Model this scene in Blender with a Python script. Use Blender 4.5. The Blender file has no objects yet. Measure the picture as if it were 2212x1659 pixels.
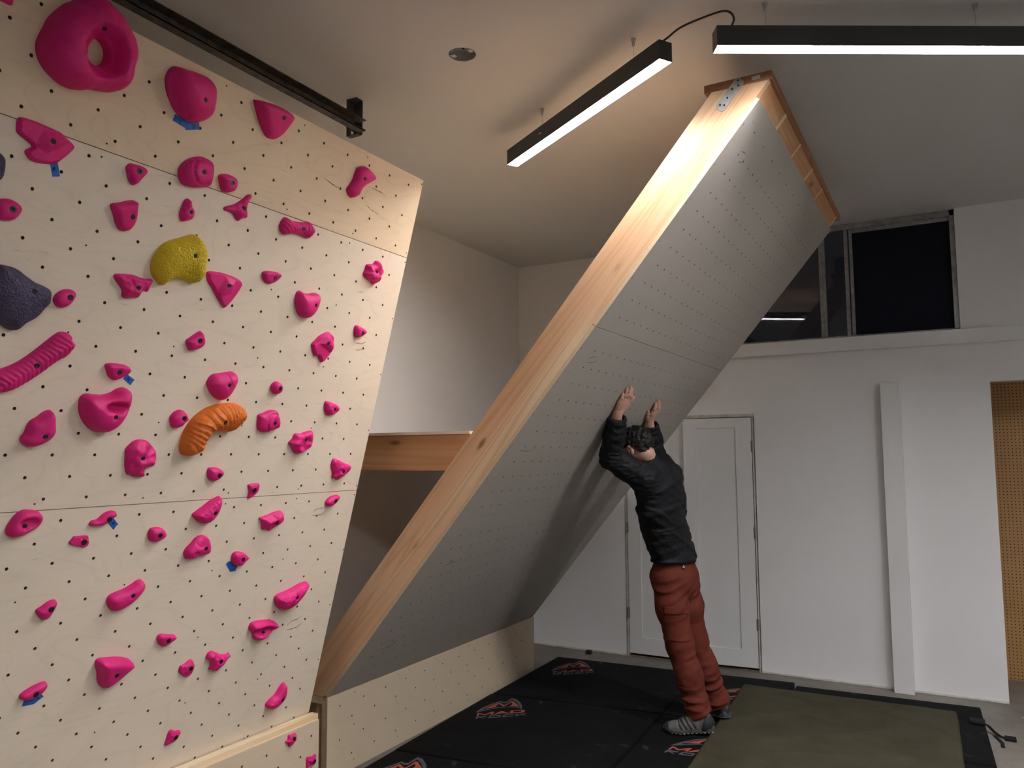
import bpy, bmesh, math, random
import numpy as np
from mathutils import Vector, Matrix, noise
from mathutils.geometry import delaunay_2d_cdt
random.seed(7)
rng = np.random.RandomState(7)
scene = bpy.context.scene
COL = scene.collection

# ------------------------------------------------------------------ camera
CAM_H = 1.745
cam_data = bpy.data.cameras.new('camera')
cam_data.sensor_fit = 'HORIZONTAL'
cam_data.sensor_width = 36.0
cam_data.lens = 1690.57 / 2212 * 36.0
cam_data.clip_start = 0.05
cam = bpy.data.objects.new('camera', cam_data)
COL.objects.link(cam)
yaw, pitch, roll = 0.5090881, 0.08955003, -0.00560124
_fw = Vector((-math.sin(yaw) * math.cos(pitch), math.cos(yaw) * math.cos(pitch), math.sin(pitch)))
_rt = Vector((math.cos(yaw), math.sin(yaw), 0))
_up = _rt.cross(_fw)
_r2 = _rt * math.cos(roll) + _up * math.sin(roll)
_u2 = _up * math.cos(roll) - _rt * math.sin(roll)
cam.matrix_world = Matrix(((_r2.x, _u2.x, -_fw.x, 0), (_r2.y, _u2.y, -_fw.y, 0), (_r2.z, _u2.z, -_fw.z, CAM_H), (0, 0, 0, 1)))
scene.camera = cam

# ------------------------------------------------------------------ light and exposure
world = bpy.data.worlds.new('night')
world.use_nodes = True
world.node_tree.nodes['Background'].inputs['Color'].default_value = (0.002, 0.0022, 0.003, 1)
world.node_tree.nodes['Background'].inputs['Strength'].default_value = 0.3
scene.world = world
LAMP_POWER = 28.0            # emission of the two lamp diffusers in the picture
ADDED_LAMP_POWER = 46.0       # emission of the unseen lamps added to light the room
scene.view_settings.view_transform = 'Standard'
scene.view_settings.look = 'None'
scene.view_settings.gamma = 1.0
scene.view_settings.use_curve_mapping = False
scene.view_settings.exposure = 2.78
scene.cycles.max_bounces = 10
scene.cycles.diffuse_bounces = 6
scene.cycles.sample_clamp_indirect = 6.0
scene.cycles.use_denoising = True

# ------------------------------------------------------------------ helpers
def tag(o, label=None, cat=None, group=None, kind=None):
    if label: o['label'] = label
    if cat: o['category'] = cat
    if group: o['group'] = group
    if kind: o['kind'] = kind
    return o

def world_loc(o):
    v = Vector(o.location)
    while o.parent is not None:
        o = o.parent
        v = v + Vector(o.location)
    return v

def thing(name, loc, label, cat, group=None):
    o = bpy.data.objects.new(name, None)
    o.empty_display_size = 0.1
    COL.objects.link(o)
    o.location = loc
    return tag(o, label, cat, group)

def mesh_obj(name, verts, faces, mats, parent=None, origin=None, smooth=False, fmat=None, auto=None):
    """verts in world space; the object's origin is put at ORIGIN (default: the parent's place, or the base centre)."""
    verts = np.asarray(verts, dtype=float).reshape(-1, 3)
    if origin is None:
        if parent is not None:
            origin = world_loc(parent)
        else:
            lo, hi = verts.min(0), verts.max(0)
            origin = Vector(((lo[0] + hi[0]) / 2, (lo[1] + hi[1]) / 2, lo[2]))
    origin = Vector(origin)
    me = bpy.data.meshes.new(name)
    me.from_pydata([tuple(v) for v in (verts - np.array(origin))], [], [tuple(int(i) for i in f) for f in faces])
    if not isinstance(mats, (list, tuple)): mats = [mats]
    for m in mats: me.materials.append(m)
    if fmat is not None:
        me.polygons.foreach_set('material_index', list(fmat))
    if smooth:
        me.polygons.foreach_set('use_smooth', [True] * len(me.polygons))
    me.update()
    if auto is not None:
        me.polygons.foreach_set('use_smooth', [True] * len(me.polygons))
        me.set_sharp_from_angle(angle=math.radians(auto))
    o = bpy.data.objects.new(name, me)
    COL.objects.link(o)
    if parent is not None:
        o.parent = parent
        o.location = origin - world_loc(parent)
    else:
        o.location = origin
    return o

class MB:
    """collects boxes, prisms and tubes and links them as ONE mesh object"""
    def __init__(s): s.v = []; s.f = []; s.m = []
    def add(s, verts, faces, m=0):
        n = len(s.v)
        s.v += [tuple(p) for p in verts]
        s.f += [tuple(i + n for i in f) for f in faces]
        s.m += [m] * len(faces)
        return s
    def box(s, x0, x1, y0, y1, z0, z1, m=0):
        P = [(x, y, z) for x in (x0, x1) for y in (y0, y1) for z in (z0, z1)]
        return s.add(P, [(0, 1, 3, 2), (4, 6, 7, 5), (0, 4, 5, 1), (2, 3, 7, 6), (0, 2, 6, 4), (1, 5, 7, 3)], m)
    def obox(s, O, A, B, C, a, b, c, m=0):
        """box in a tilted frame: origin O, axes A B C, ranges a b c"""
        O, A, B, C = Vector(O), Vector(A), Vector(B), Vector(C)
        P = [O + A * x + B * y + C * z for x in a for y in b for z in c]
        F = [(0, 1, 3, 2), (4, 6, 7, 5), (0, 4, 5, 1), (2, 3, 7, 6), (0, 2, 6, 4), (1, 5, 7, 3)]
        if A.cross(B).dot(C) < 0: F = [f[::-1] for f in F]
        return s.add(P, F, m)
    def bbox(s, O, A, B, C, a, b, c, r=0.003, m=0):
        """the same with bevelled edges"""
        bm = bmesh.new()
        O, A, B, C = Vector(O), Vector(A), Vector(B), Vector(C)
        vs = [bm.verts.new(O + A * x + B * y + C * z) for x in a for y in b for z in c]
        for f in [(0, 1, 3, 2), (4, 6, 7, 5), (0, 4, 5, 1), (2, 3, 7, 6), (0, 2, 6, 4), (1, 5, 7, 3)]:
            bm.faces.new([vs[i] for i in f])
        bmesh.ops.recalc_face_normals(bm, faces=bm.faces)
        bmesh.ops.bevel(bm, geom=list(bm.edges), offset=r, segments=2, profile=0.5, affect='EDGES')
        bm.verts.index_update()
        s.add([v.co.copy() for v in bm.verts], [[v.index for v in f.verts] for f in bm.faces], m)
        bm.free()
        return s
    def rbox(s, x0, x1, y0, y1, z0, z1, r=0.003, m=0):
        return s.bbox((0, 0, 0), (1, 0, 0), (0, 1, 0), (0, 0, 1), (x0, x1), (y0, y1), (z0, z1), r, m)
    def tube(s, pts, r, n=8, m=0, caps=True):
        pts = [Vector(p) for p in pts]
        rs = r if isinstance(r, (list, tuple)) else [r] * len(pts)
        t0 = (pts[1] - pts[0]).normalized()
        a = t0.orthogonal().normalized()
        V = []
        for i, p in enumerate(pts):
            t = (pts[min(i + 1, len(pts) - 1)] - pts[max(i - 1, 0)]).normalized()
            a = (a - t * a.dot(t)).normalized()
            b = t.cross(a)
            V += [p + (a * math.cos(2 * math.pi * k / n) + b * math.sin(2 * math.pi * k / n)) * rs[i] for k in range(n)]
        F = []
        for i in range(len(pts) - 1):
            for k in range(n):
                k2 = (k + 1) % n
                F.append((i * n + k, i * n + k2, (i + 1) * n + k2, (i + 1) * n + k))
        if caps:
            F.append(tuple(range(n))[::-1]); F.append(tuple(range((len(pts) - 1) * n, len(pts) * n)))
        return s.add(V, F, m)
    def prism(s, poly, O, A, B, N, h0, h1, m=0, holes=()):
        """outline POLY in the frame O A B, from height h0 to h1 along N"""
        O, A, B, N = Vector(O), Vector(A), Vector(B), Vector(N)
        pts, tris = fill(poly, holes)
        n = len(pts)
        V = [O + A * p[0] + B * p[1] + N * h1 for p in pts] + [O + A * p[0] + B * p[1] + N * h0 for p in pts]
        flip = A.cross(B).dot(N) < 0
        F = []
        for t in tris:
            t = t[::-1] if flip else t
            F.append(tuple(t)); F.append(tuple(i + n for i in t[::-1]))
        start = 0
        for k, loop in enumerate([poly] + list(holes)):
            L = len(loop)
            ar = sum(loop[i][0] * loop[(i + 1) % L][1] - loop[(i + 1) % L][0] * loop[i][1] for i in range(L))
            ccw = (ar > 0)
            if k: ccw = not ccw
            for i in range(L):
                i2 = (i + 1) % L
                q = (start + i2, start + i, start + i + n, start + i2 + n)
                if not ccw: q = q[::-1]
                if flip: q = q[::-1]
                F.append(q)
            start += L
        return s.add(V, F, m)
    def build(s, name, mats, parent=None, origin=None, smooth=False, auto=None, label=None):
        o = mesh_obj(name, s.v, s.f, mats, parent, origin, smooth, s.m if isinstance(mats, (list, tuple)) else None, auto)
        if label: o['label'] = label
        return o

def inside_poly(P, poly):
    """vectorised point-in-polygon"""
    P = np.asarray(P, float); poly = np.asarray(poly, float)
    x, y = P[:, 0], P[:, 1]
    c = np.zeros(len(P), bool)
    x1, y1 = poly[-1]
    for x2, y2 in poly:
        cond = ((y2 > y) != (y1 > y))
        with np.errstate(divide='ignore', invalid='ignore'):
            xi = (x1 - x2) * (y - y2) / (y1 - y2) + x2
        c ^= cond & (x < xi)
        x1, y1 = x2, y2
    return c

def fill(poly, holes=(), extra=()):
    """triangles of an outline with holes; the outline's and the holes' points come first, in order"""
    pts = [Vector((p[0], p[1])) for p in poly]
    edges = [(i, (i + 1) % len(poly)) for i in range(len(poly))]
    for h in holes:
        s = len(pts)
        pts += [Vector((p[0], p[1])) for p in h]
        edges += [(s + i, s + (i + 1) % len(h)) for i in range(len(h))]
    nb = len(pts)
    pts += [Vector((p[0], p[1])) for p in extra]
    V, E, F, ov, oe, of = delaunay_2d_cdt(pts, edges, [], 0, 1e-7)
    V2 = np.array([(v.x, v.y) for v in V])
    T = np.array([f for f in F], int)
    c = V2[T].mean(1)
    ok = inside_poly(c, poly)
    if len(holes):
        for h in holes:
            hx = np.asarray(h); lo = hx.min(0); hi = hx.max(0)
            m = (c[:, 0] > lo[0]) & (c[:, 0] < hi[0]) & (c[:, 1] > lo[1]) & (c[:, 1] < hi[1]) & ok
            idx = np.nonzero(m)[0]
            if len(idx): ok[idx[inside_poly(c[idx], h)]] = False
    # put the vertices back in the input order
    order = {}
    for new, olds in enumerate(ov):
        for o_ in olds: order[new] = min(order.get(new, 10 ** 9), o_)
    inv = {}
    outp = [(p.x, p.y) for p in pts]
    for new in range(len(V)):
        if new in order: inv[new] = order[new]
        else:
            inv[new] = len(outp); outp.append((V[new].x, V[new].y))
    tris = []
    for t in T[ok]:
        a, b, c_ = [V2[i] for i in t]
        if (b[0] - a[0]) * (c_[1] - a[1]) - (b[1] - a[1]) * (c_[0] - a[0]) < 0: t = t[::-1]
        tris.append([inv[int(i)] for i in t])
    return outp, tris

def ring(u, v, r, n=10, ph=0.0):
    return [(u + r * math.cos(2 * math.pi * k / n + ph), v + r * math.sin(2 * math.pi * k / n + ph)) for k in range(n)]

# ------------------------------------------------------------------ materials
class NT:
    def __init__(s, name):
        s.mat = bpy.data.materials.new(name); s.mat.use_nodes = True
        s.nt = s.mat.node_tree; s.n = s.nt.nodes; s.l = s.nt.links
        s.b = s.n['Principled BSDF']
    def new(s, t, **kw):
        n = s.n.new(t)
        for k, v in kw.items(): setattr(n, k, v)
        return n
    def link(s, a, b): s.l.new(a, b)
    def coord(s, scale=(1, 1, 1), rot=(0, 0, 0), kind='Object'):
        tc = s.new('ShaderNodeTexCoord'); mp = s.new('ShaderNodeMapping')
        mp.inputs['Scale'].default_value = scale; mp.inputs['Rotation'].default_value = rot
        s.link(tc.outputs[kind], mp.inputs['Vector'])
        return mp.outputs['Vector']
    def axes(s, A, B, C, scale):
        """coordinates along the given axes, scaled: grain that follows a tilted board"""
        tc = s.new('ShaderNodeTexCoord'); cb = s.new('ShaderNodeCombineXYZ')
        for k, (ax, sc) in enumerate(zip((A, B, C), scale)):
            d = s.new('ShaderNodeVectorMath', operation='DOT_PRODUCT')
            d.inputs[1].default_value = tuple(Vector(ax) * sc)
            s.link(tc.outputs['Object'], d.inputs[0]); s.link(d.outputs['Value'], cb.inputs[k])
        return cb.outputs['Vector']
    def noise(s, vec, scale=1, detail=3, rough=0.5, dist=0.0):
        n = s.new('ShaderNodeTexNoise')
        n.inputs['Scale'].default_value = scale; n.inputs['Detail'].default_value = detail
        n.inputs['Roughness'].default_value = rough; n.inputs['Distortion'].default_value = dist
        s.link(vec, n.inputs['Vector'])
        return n.outputs['Fac']
    def math(s, op, a, b=None, clamp=False):
        m = s.new('ShaderNodeMath', operation=op, use_clamp=clamp)
        for i, x in enumerate((a, b)):
            if x is None: continue
            if isinstance(x, (int, float)): m.inputs[i].default_value = x
            else: s.link(x, m.inputs[i])
        return m.outputs[0]
    def ramp(s, fac, stops):
        r = s.new('ShaderNodeValToRGB')
        el = r.color_ramp.elements
        while len(el) < len(stops): el.new(0.5)
        for e, (p, c) in zip(el, stops):
            e.position = p; e.color = (*c, 1) if len(c) == 3 else c
        s.link(fac, r.inputs['Fac'])
        return r.outputs['Color']
    def mix(s, fac, a, b, mode='MIX'):
        m = s.new('ShaderNodeMix', data_type='RGBA', blend_type=mode)
        for i, x in ((0, fac), (6, a), (7, b)):
            if isinstance(x, (int, float)): m.inputs[i].default_value = x
            elif isinstance(x, tuple): m.inputs[i].default_value = (*x, 1)
            else: s.link(x, m.inputs[i])
        return m.outputs[2]
    def col(s, c):
        if isinstance(c, tuple): s.b.inputs['Base Color'].default_value = (*c, 1)
        else: s.link(c, s.b.inputs['Base Color'])
    def bump(s, h, strength=0.2, dist=0.01):
        b = s.new('ShaderNodeBump'); b.inputs['Strength'].default_value = strength; b.inputs['Distance'].default_value = dist
        s.link(h, b.inputs['Height']); s.link(b.outputs['Normal'], s.b.inputs['Normal'])
    def set(s, **kw):
        for k, v in kw.items(): s.b.inputs[k.replace('_', ' ')].default_value = v

def plain(name, c, rough=0.6, metal=0.0, spec=0.5, var=0.0, vscale=8, bump=0.0, bscale=60, bdist=0.003):
    t = NT(name)
    t.set(Roughness=rough, Metallic=metal); t.b.inputs['Specular IOR Level'].default_value = spec
    if var:
        f = t.noise(t.coord(), vscale, 4, 0.6)
        t.col(t.ramp(f, [(0.3, tuple(x * (1 - var) for x in c)), (0.7, tuple(min(1, x * (1 + var)) for x in c))]))
    else: t.col(c)
    if bump: t.bump(t.noise(t.coord(), bscale, 4, 0.6), bump, bdist)
    return t.mat

def plywood(name, A, B, N, base=(0.70, 0.56, 0.39), contrast=0.16, seed=0.0):
    """birch plywood: rotary-cut figure = contour lines of a stretched noise field; A runs along the grain"""
    t = NT(name)
    v = t.axes(A, B, N, (0.9, 2.3, 1.0))
    big = t.noise(v, 1.3, 2.5, 0.45, 0.6)
    lines = t.math('PINGPONG', t.math('MULTIPLY', big, 26.0), 1.0)
    fine = t.noise(t.axes(A, B, N, (3.0, 60.0, 3.0)), 3.0, 3, 0.6)
    blotch = t.noise(v, 0.9, 3, 0.6)
    dark = tuple(x * y for x, y in zip(base, (0.82, 0.78, 0.72)))
    lite = tuple(min(1, x * 1.05) for x in base)
    c = t.mix(t.math('MULTIPLY', blotch, 0.75), lite, tuple(x * y for x, y in zip(base, (0.93, 0.89, 0.83))))
    thin = t.ramp(lines, [(0.0, (1, 1, 1)), (0.16, (0.25, 0.25, 0.25)), (0.4, (0, 0, 0))])
    c = t.mix(t.math('MULTIPLY', thin, contrast), c, dark)
    c = t.mix(t.math('MULTIPLY', t.math('SUBTRACT', fine, 0.35), contrast * 1.2, True), c, dark)
    grime = t.ramp(t.noise(t.axes(A, B, N, (1.5, 1.9, 1)), 1.6, 5, 0.7, 1.2), [(0.55, (0, 0, 0)), (0.78, (1, 1, 1))])
    c = t.mix(t.math('MULTIPLY', grime, 0.13), c, (0.33, 0.27, 0.22))
    flecks = t.ramp(t.noise(t.axes(A, B, N, (9, 80, 9)), 1.0, 2, 0.5, 0.4), [(0.72, (0, 0, 0)), (0.78, (1, 1, 1))])
    c = t.mix(t.math('MULTIPLY', flecks, 0.35), c, (0.30, 0.20, 0.12))
    t.col(c); t.set(Roughness=0.62); t.b.inputs['Specular IOR Level'].default_value = 0.3
    return t.mat

def lumber(name, A, B, N, base=(0.62, 0.36, 0.19), dark=(0.42, 0.20, 0.085), pale=(0.74, 0.50, 0.28)):
    """fir: growth rings as contour lines of a noise field drawn out along A, a few knots"""
    t = NT(name)
    v = t.axes(A, B, N, (0.35, 6.5, 6.5))
    f = t.noise(v, 1.0, 1.6, 0.4, 0.35)
    rings_ = t.math('PINGPONG', t.math('MULTIPLY', f, 22.0), 1.0)
    tone = t.noise(t.axes(A, B, N, (0.5, 5.0, 5.0)), 1.0, 2, 0.5)
    c = t.ramp(tone, [(0.34, pale), (0.5, base), (0.66, tuple(0.6 * b + 0.4 * d for b, d in zip(base, dark)))])
    c = t.mix(t.math('MULTIPLY', t.ramp(rings_, [(0.0, (1, 1, 1)), (0.25, (0.5, 0.5, 0.5)), (0.6, (0, 0, 0))]), 0.42), c, dark)
    fib = t.noise(t.axes(A, B, N, (4, 160, 160)), 1.0, 2, 0.5)
    c = t.mix(t.math('MULTIPLY', fib, 0.16), c, dark)
    vo = t.new('ShaderNodeTexVoronoi'); vo.inputs['Scale'].default_value = 1.0
    t.link(t.axes(A, B, N, (2.6, 7.5, 4.0)), vo.inputs['Vector'])
    knot = t.ramp(vo.outputs['Distance'], [(0.0, (1, 1, 1)), (0.07, (0.8, 0.8, 0.8)), (0.12, (0.12, 0.12, 0.12)), (0.2, (0, 0, 0))])
    c = t.mix(t.math('MULTIPLY', knot, 0.8), c, (0.16, 0.07, 0.03))
    t.col(c); t.set(Roughness=0.8); t.b.inputs['Specular IOR Level'].default_value = 0.12
    return t.mat

X, Y, Z = Vector((1, 0, 0)), Vector((0, 1, 0)), Vector((0, 0, 1))
# the two tilted boards: left one 15 degrees past vertical, the other 40 degrees
LB_O = Vector((-2.99624, 3.16254, 0.38761)); LB_E = Vector((0.72295, 0, 2.74569)).normalized(); LB_N = Vector((LB_E.z, 0, -LB_E.x))
OB_O = Vector((-3.00611, 3.31853, 0.44090)); OB_E = Vector((0.64524, 0, 0.76398)).normalized(); OB_N = Vector((OB_E.z, 0, -OB_E.x))

M = {}
def white_paint(name, c, var=0.03):
    t = NT(name)
    f = t.noise(t.coord(), 1.7, 4, 0.6)
    t.col(t.ramp(f, [(0.3, tuple(x * (1 - var) for x in c)), (0.7, c)]))
    t.set(Roughness=0.7); t.b.inputs['Specular IOR Level'].default_value = 0.25
    t.bump(t.noise(t.coord(), 90, 3, 0.6), 0.08, 0.002)
    return t.mat
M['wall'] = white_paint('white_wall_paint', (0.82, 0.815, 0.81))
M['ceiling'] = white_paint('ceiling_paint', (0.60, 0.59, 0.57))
M['grey_wall'] = white_paint('grey_wall_paint', (0.36, 0.36, 0.37))
M['trim'] = white_paint('trim_paint', (0.76, 0.76, 0.75), 0.05)
M['oldtrim'] = plain('worn_trim_paint', (0.52, 0.49, 0.43), 0.7, var=0.25, vscale=14)
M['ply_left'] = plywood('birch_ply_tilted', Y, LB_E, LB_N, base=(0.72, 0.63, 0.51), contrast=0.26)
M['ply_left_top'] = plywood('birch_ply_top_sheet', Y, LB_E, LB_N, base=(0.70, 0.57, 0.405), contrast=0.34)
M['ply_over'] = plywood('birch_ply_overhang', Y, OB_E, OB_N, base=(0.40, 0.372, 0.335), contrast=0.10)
M['ply_kick'] = plywood('birch_ply_kicker', Y, Z, X, base=(0.58, 0.475, 0.35), contrast=0.2)
M['ply_edge'] = plain('ply_edge', (0.66, 0.51, 0.33), 0.7, var=0.12, vscale=110)
M['hole'] = plain('drilled_hole', (0.15, 0.10, 0.055), 0.8)
M['joist'] = lumber('fir_along_slope', OB_E, OB_N, Y, base=(0.78, 0.515, 0.32), dark=(0.50, 0.25, 0.115), pale=(0.84, 0.66, 0.435))
M['fir_y'] = lumber('fir_along_y', Y, Z, X)
M['pine_y'] = lumber('pine_along_y', Y, Z, X, base=(0.68, 0.52, 0.33), dark=(0.50, 0.33, 0.17), pale=(0.76, 0.63, 0.44))
M['fir_red'] = lumber('fir_end', Y, Z, X, base=(0.42, 0.22, 0.12), dark=(0.26, 0.12, 0.06), pale=(0.50, 0.29, 0.17))
M['fir_x'] = lumber('fir_along_x', X, Z, Y, base=(0.58, 0.33, 0.17))
M['fir_z'] = lumber('fir_upright', Z, X, Y)
M['pale_ply'] = plain('pale_shelf_ply', (0.74, 0.62, 0.46), 0.6, var=0.1)
M['galv'] = plain('galvanised_steel', (0.52, 0.53, 0.52), 0.5, 0.7, var=0.2, vscale=30)
M['steel_dark'] = plain('dark_rolled_steel', (0.085, 0.078, 0.066), 0.55, 0.5, var=0.5, vscale=25)
M['black_metal'] = plain('lamp_black_metal', (0.045, 0.048, 0.05), 0.5)
M['alu'] = plain('dull_aluminium', (0.30, 0.30, 0.295), 0.42, 0.4, var=0.3, vscale=20)
M['hinge'] = plain('hinge_steel', (0.30, 0.28, 0.26), 0.5, 0.6)
M['black_plastic'] = plain('black_plastic', (0.006, 0.006, 0.007), 0.6, spec=0.2)
M['cable'] = plain('cable_sheath', (0.02, 0.02, 0.022), 0.5)
M['bolt'] = plain('bolt_black', (0.012, 0.011, 0.012), 0.4, 0.3)
M['washer'] = plain('washer_grey', (0.075, 0.072, 0.08), 0.45, 0.5)
M['tape'] = plain('blue_masking_tape', (0.008, 0.105, 0.40), 0.6, var=0.12, vscale=40)
M['ink'] = plain('pen_ink', (0.004, 0.008, 0.03), 0.6)
M['canvas'] = None
def concrete():
    t = NT('concrete_floor')
    f = t.noise(t.coord(), 2.2, 6, 0.65); g = t.noise(t.coord(), 14, 4, 0.6)
    c = t.ramp(f, [(0.3, (0.13, 0.115, 0.10)), (0.7, (0.28, 0.25, 0.22))])
    t.col(t.mix(t.math('MULTIPLY', g, 0.3), c, (0.15, 0.13, 0.11)))
    t.set(Roughness=0.6); t.bump(g, 0.15, 0.004)
    return t.mat
M['concrete'] = concrete()
def pegboard():
    t = NT('pegboard_hardboard')
    tc = t.new('ShaderNodeTexCoord'); sp = t.new('ShaderNodeSeparateXYZ'); t.link(tc.outputs['Object'], sp.inputs[0])
    d = []
    for ax in ('X', 'Z'):
        a = t.math('SUBTRACT', t.math('FRACT', t.math('MULTIPLY', sp.outputs[ax], 1 / 0.0254)), 0.5)
        d.append(t.math('MULTIPLY', a, a))
    r = t.math('ADD', d[0], d[1])
    dot = t.math('LESS_THAN', r, 0.03)
    f = t.noise(t.coord(), 3, 4, 0.6)
    c = t.ramp(f, [(0.3, (0.40, 0.21, 0.075)), (0.7, (0.50, 0.28, 0.11))])
    t.col(t.mix(dot, c, (0.03, 0.017, 0.008))); t.set(Roughness=0.6)
    return t.mat
M['peg'] = pegboard()
def glass():
    t = NT('window_glass'); t.col((0.9, 0.93, 0.95)); t.set(Roughness=0.02, IOR=1.5)
    t.b.inputs['Transmission Weight'].default_value = 1.0
    return t.mat
M['glass'] = glass()
M['screen'] = plain('insect_screen', (0.010, 0.012, 0.020), 0.8, spec=0.1, var=0.3, vscale=200)
def emit(name, c, s):
    t = NT(name); t.col((0.8, 0.8, 0.8))
    t.b.inputs['Emission Color'].default_value = (*c, 1); t.b.inputs['Emission Strength'].default_value = s
    return t.mat
M['reflector'] = plain('lamp_inner_side', (0.45, 0.45, 0.45), 0.6)
M['diffuser'] = emit('lit_diffuser', (1.0, 0.99, 1.01), LAMP_POWER)
M['diffuser_added'] = emit('lit_diffuser_added', (1.0, 0.99, 1.01), ADDED_LAMP_POWER)
def pad():
    t = NT('crash_pad_nylon')
    f = t.noise(t.coord(), 3.0, 5, 0.65)
    c = t.ramp(f, [(0.35, (0.0035, 0.0037, 0.0042)), (0.75, (0.0065, 0.0068, 0.0074))])
    chalk = t.ramp(t.noise(t.coord((1, 1.8, 1)), 3.3, 6, 0.72, 0.8), [(0.62, (0, 0, 0)), (0.85, (1, 1, 1))])
    t.col(t.mix(t.math('MULTIPLY', chalk, 0.5), c, (0.15, 0.15, 0.145)))
    t.set(Roughness=0.8); t.b.inputs['Specular IOR Level'].default_value = 0.12
    t.bump(t.noise(t.coord(), 6, 4, 0.6), 0.25, 0.02)
    return t.mat
M['pad'] = pad()
M['logo_orange'] = plain('logo_orange', (0.42, 0.085, 0.05), 0.7, var=0.15, vscale=30)
M['logo_grey'] = plain('logo_grey', (0.075, 0.085, 0.11), 0.7, var=0.2, vscale=30)
def canvas():
    t = NT('olive_canvas')
    f = t.noise(t.coord(), 3.0, 5, 0.65)
    c = t.ramp(f, [(0.3, (0.042, 0.038, 0.022)), (0.7, (0.066, 0.059, 0.036))])
    chalk = t.ramp(t.noise(t.coord((1, 2.2, 1)), 4.0, 7, 0.75, 1.0), [(0.60, (0, 0, 0)), (0.85, (1, 1, 1))])
    t.col(t.mix(t.math('MULTIPLY', chalk, 0.35), c, (0.17, 0.16, 0.125)))
    t.set(Roughness=0.85); t.b.inputs['Specular IOR Level'].default_value = 0.15
    t.bump(t.noise(t.coord(), 260, 2, 0.5), 0.15, 0.002)
    return t.mat
M['canvas'] = canvas()

# ------------------------------------------------------------------ the room
CEIL = 3.54
XL, XR, YB, YF = -3.565, 3.4, -3.2, 6.58
YU = 6.53                                      # face of the upper wall, a little proud of the lower one
b = MB(); b.box(XL - .1, XR + .1, YB - .1, 7.5, -0.12, 0.0); tag(b.build('floor', M['concrete']), kind='structure')
# ceiling with the round hole of the junction box
cx, cy = -1.835, 2.845
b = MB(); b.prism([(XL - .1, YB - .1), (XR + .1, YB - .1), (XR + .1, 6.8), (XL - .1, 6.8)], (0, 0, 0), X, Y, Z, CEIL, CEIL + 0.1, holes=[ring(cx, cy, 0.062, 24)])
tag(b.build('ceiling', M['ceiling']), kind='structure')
b = MB(); b.box(XL - .12, XL, YB - .1, 6.8, 0, CEIL); tag(b.build('wall_left', M['wall']), kind='structure')
b = MB(); b.box(XR, XR + .12, YB - .1, 7.5, 0, CEIL); tag(b.build('wall_right', M['grey_wall']), kind='structure')
b = MB(); b.box(XL, XR, YB - .12, YB, 0, CEIL); tag(b.build('wall_near', M['grey_wall']), kind='structure')
DX0, DX1, DZ = -2.535, -1.400, 2.062           # the double door opening
OX0, OZ = 0.270, 2.250                         # the opening to the pegboard closet
b = MB(); T_ = 6.70
b.box(XL, DX0, YF, T_, 0, 2.529); b.box(DX0, DX1, YF, T_, DZ, 2.529); b.box(DX1, OX0, YF, T_, 0, 2.529)
b.box(OX0, 2.2, YF, T_, OZ, 2.529); b.box(2.2, XR, YF, T_, 0, 2.529)
WX0, WX1, WZ = -1.70, 0.104, 2.638             # the high window, up against the ceiling
b.box(XL, XR, YU, T_, 2.529, WZ); b.rbox(XL, XR, 6.497, YU + .01, 2.529, WZ - .004, .004); b.box(XL, WX0, YU, T_, WZ, CEIL); b.box(WX1, XR, YU, T_, WZ, CEIL)
tag(b.build('wall_far', M['wall']), kind='structure')
b = MB(); b.rbox(-0.445, -0.312, 6.475, 6.60, 0, 2.262, 0.004)
tag(b.build('trim_1', M['trim'], label=None), kind='structure')
# closet behind the opening
b = MB(); b.box(-0.3, 2.4, 7.26, 7.28, 0.0, 2.45); tag(b.build('wall_closet', M['peg'], origin=(0, 7.26, 0)), kind='structure')
b = MB(); b.box(-0.3, OX0 - .1, 6.70, 7.27, 0, 2.45); b.box(2.2, 2.3, 6.70, 7.27, 0, 2.45); b.box(-0.3, 2.3, 6.70, 7.4, 2.45, 2.5)
tag(b.build('wall_closet_side', M['wall']), kind='structure')
# footing strip along the wall base
b = MB(); b.rbox(XL, DX0 - .002, 6.550, 6.60, 0, 0.012, 0.005); b.rbox(DX1 + .002, OX0, 6.555, 6.60, 0, 0.010, 0.004); tag(b.build('baseboard_far', M['oldtrim']), kind='structure')

# window: aluminium slider, one pane of glass, one screen
win = thing('window_1', (-0.8, 6.57, WZ), None, None); tag(win, kind='structure')
b = MB()
b.rbox(WX0, WX1, 6.555, 6.615, CEIL - 0.045, CEIL - 0.002, .002); b.rbox(WX0, WX1, 6.555, 6.615, WZ, WZ + 0.014, .002)
b.rbox(WX1 - 0.035, WX1, 6.555, 6.615, WZ, CEIL, .002); b.rbox(WX0, WX0 + 0.035, 6.555, 6.615, WZ, CEIL, .002)
b.build('window_frame', M['alu'], win)
b = MB(); b.rbox(-0.852, -0.828, 6.575, 6.605, WZ + .014, CEIL - .045, .002); b.rbox(-0.828, -0.806, 6.580, 6.60, WZ + .014, CEIL - .045, .002); b.build('window_mullion', M['alu'], win)
b = MB(); b.rbox(-0.660, -0.634, 6.560, 6.59, WZ + .014, CEIL - .045, .002); b.build('window_mullion', M['alu'], win)
b = MB(); b.rbox(-0.624, -0.600, 6.575, 6.605, WZ + .014, CEIL - .045, .002); b.rbox(-0.60, WX1 - .035, 6.575, 6.605, CEIL - .075, CEIL - .045, .002); b.build('screen_frame', M['alu'], win)
b = MB(); b.box(WX0 + .03, -0.64, 6.588, 6.592, WZ + .01, CEIL - .04); b.build('window_pane', M['glass'], win)
b = MB(); b.box(-0.605, WX1 - .03, 6.590, 6.593, WZ + .01, CEIL - .04); b.build('insect_screen', M['screen'], win)

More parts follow.
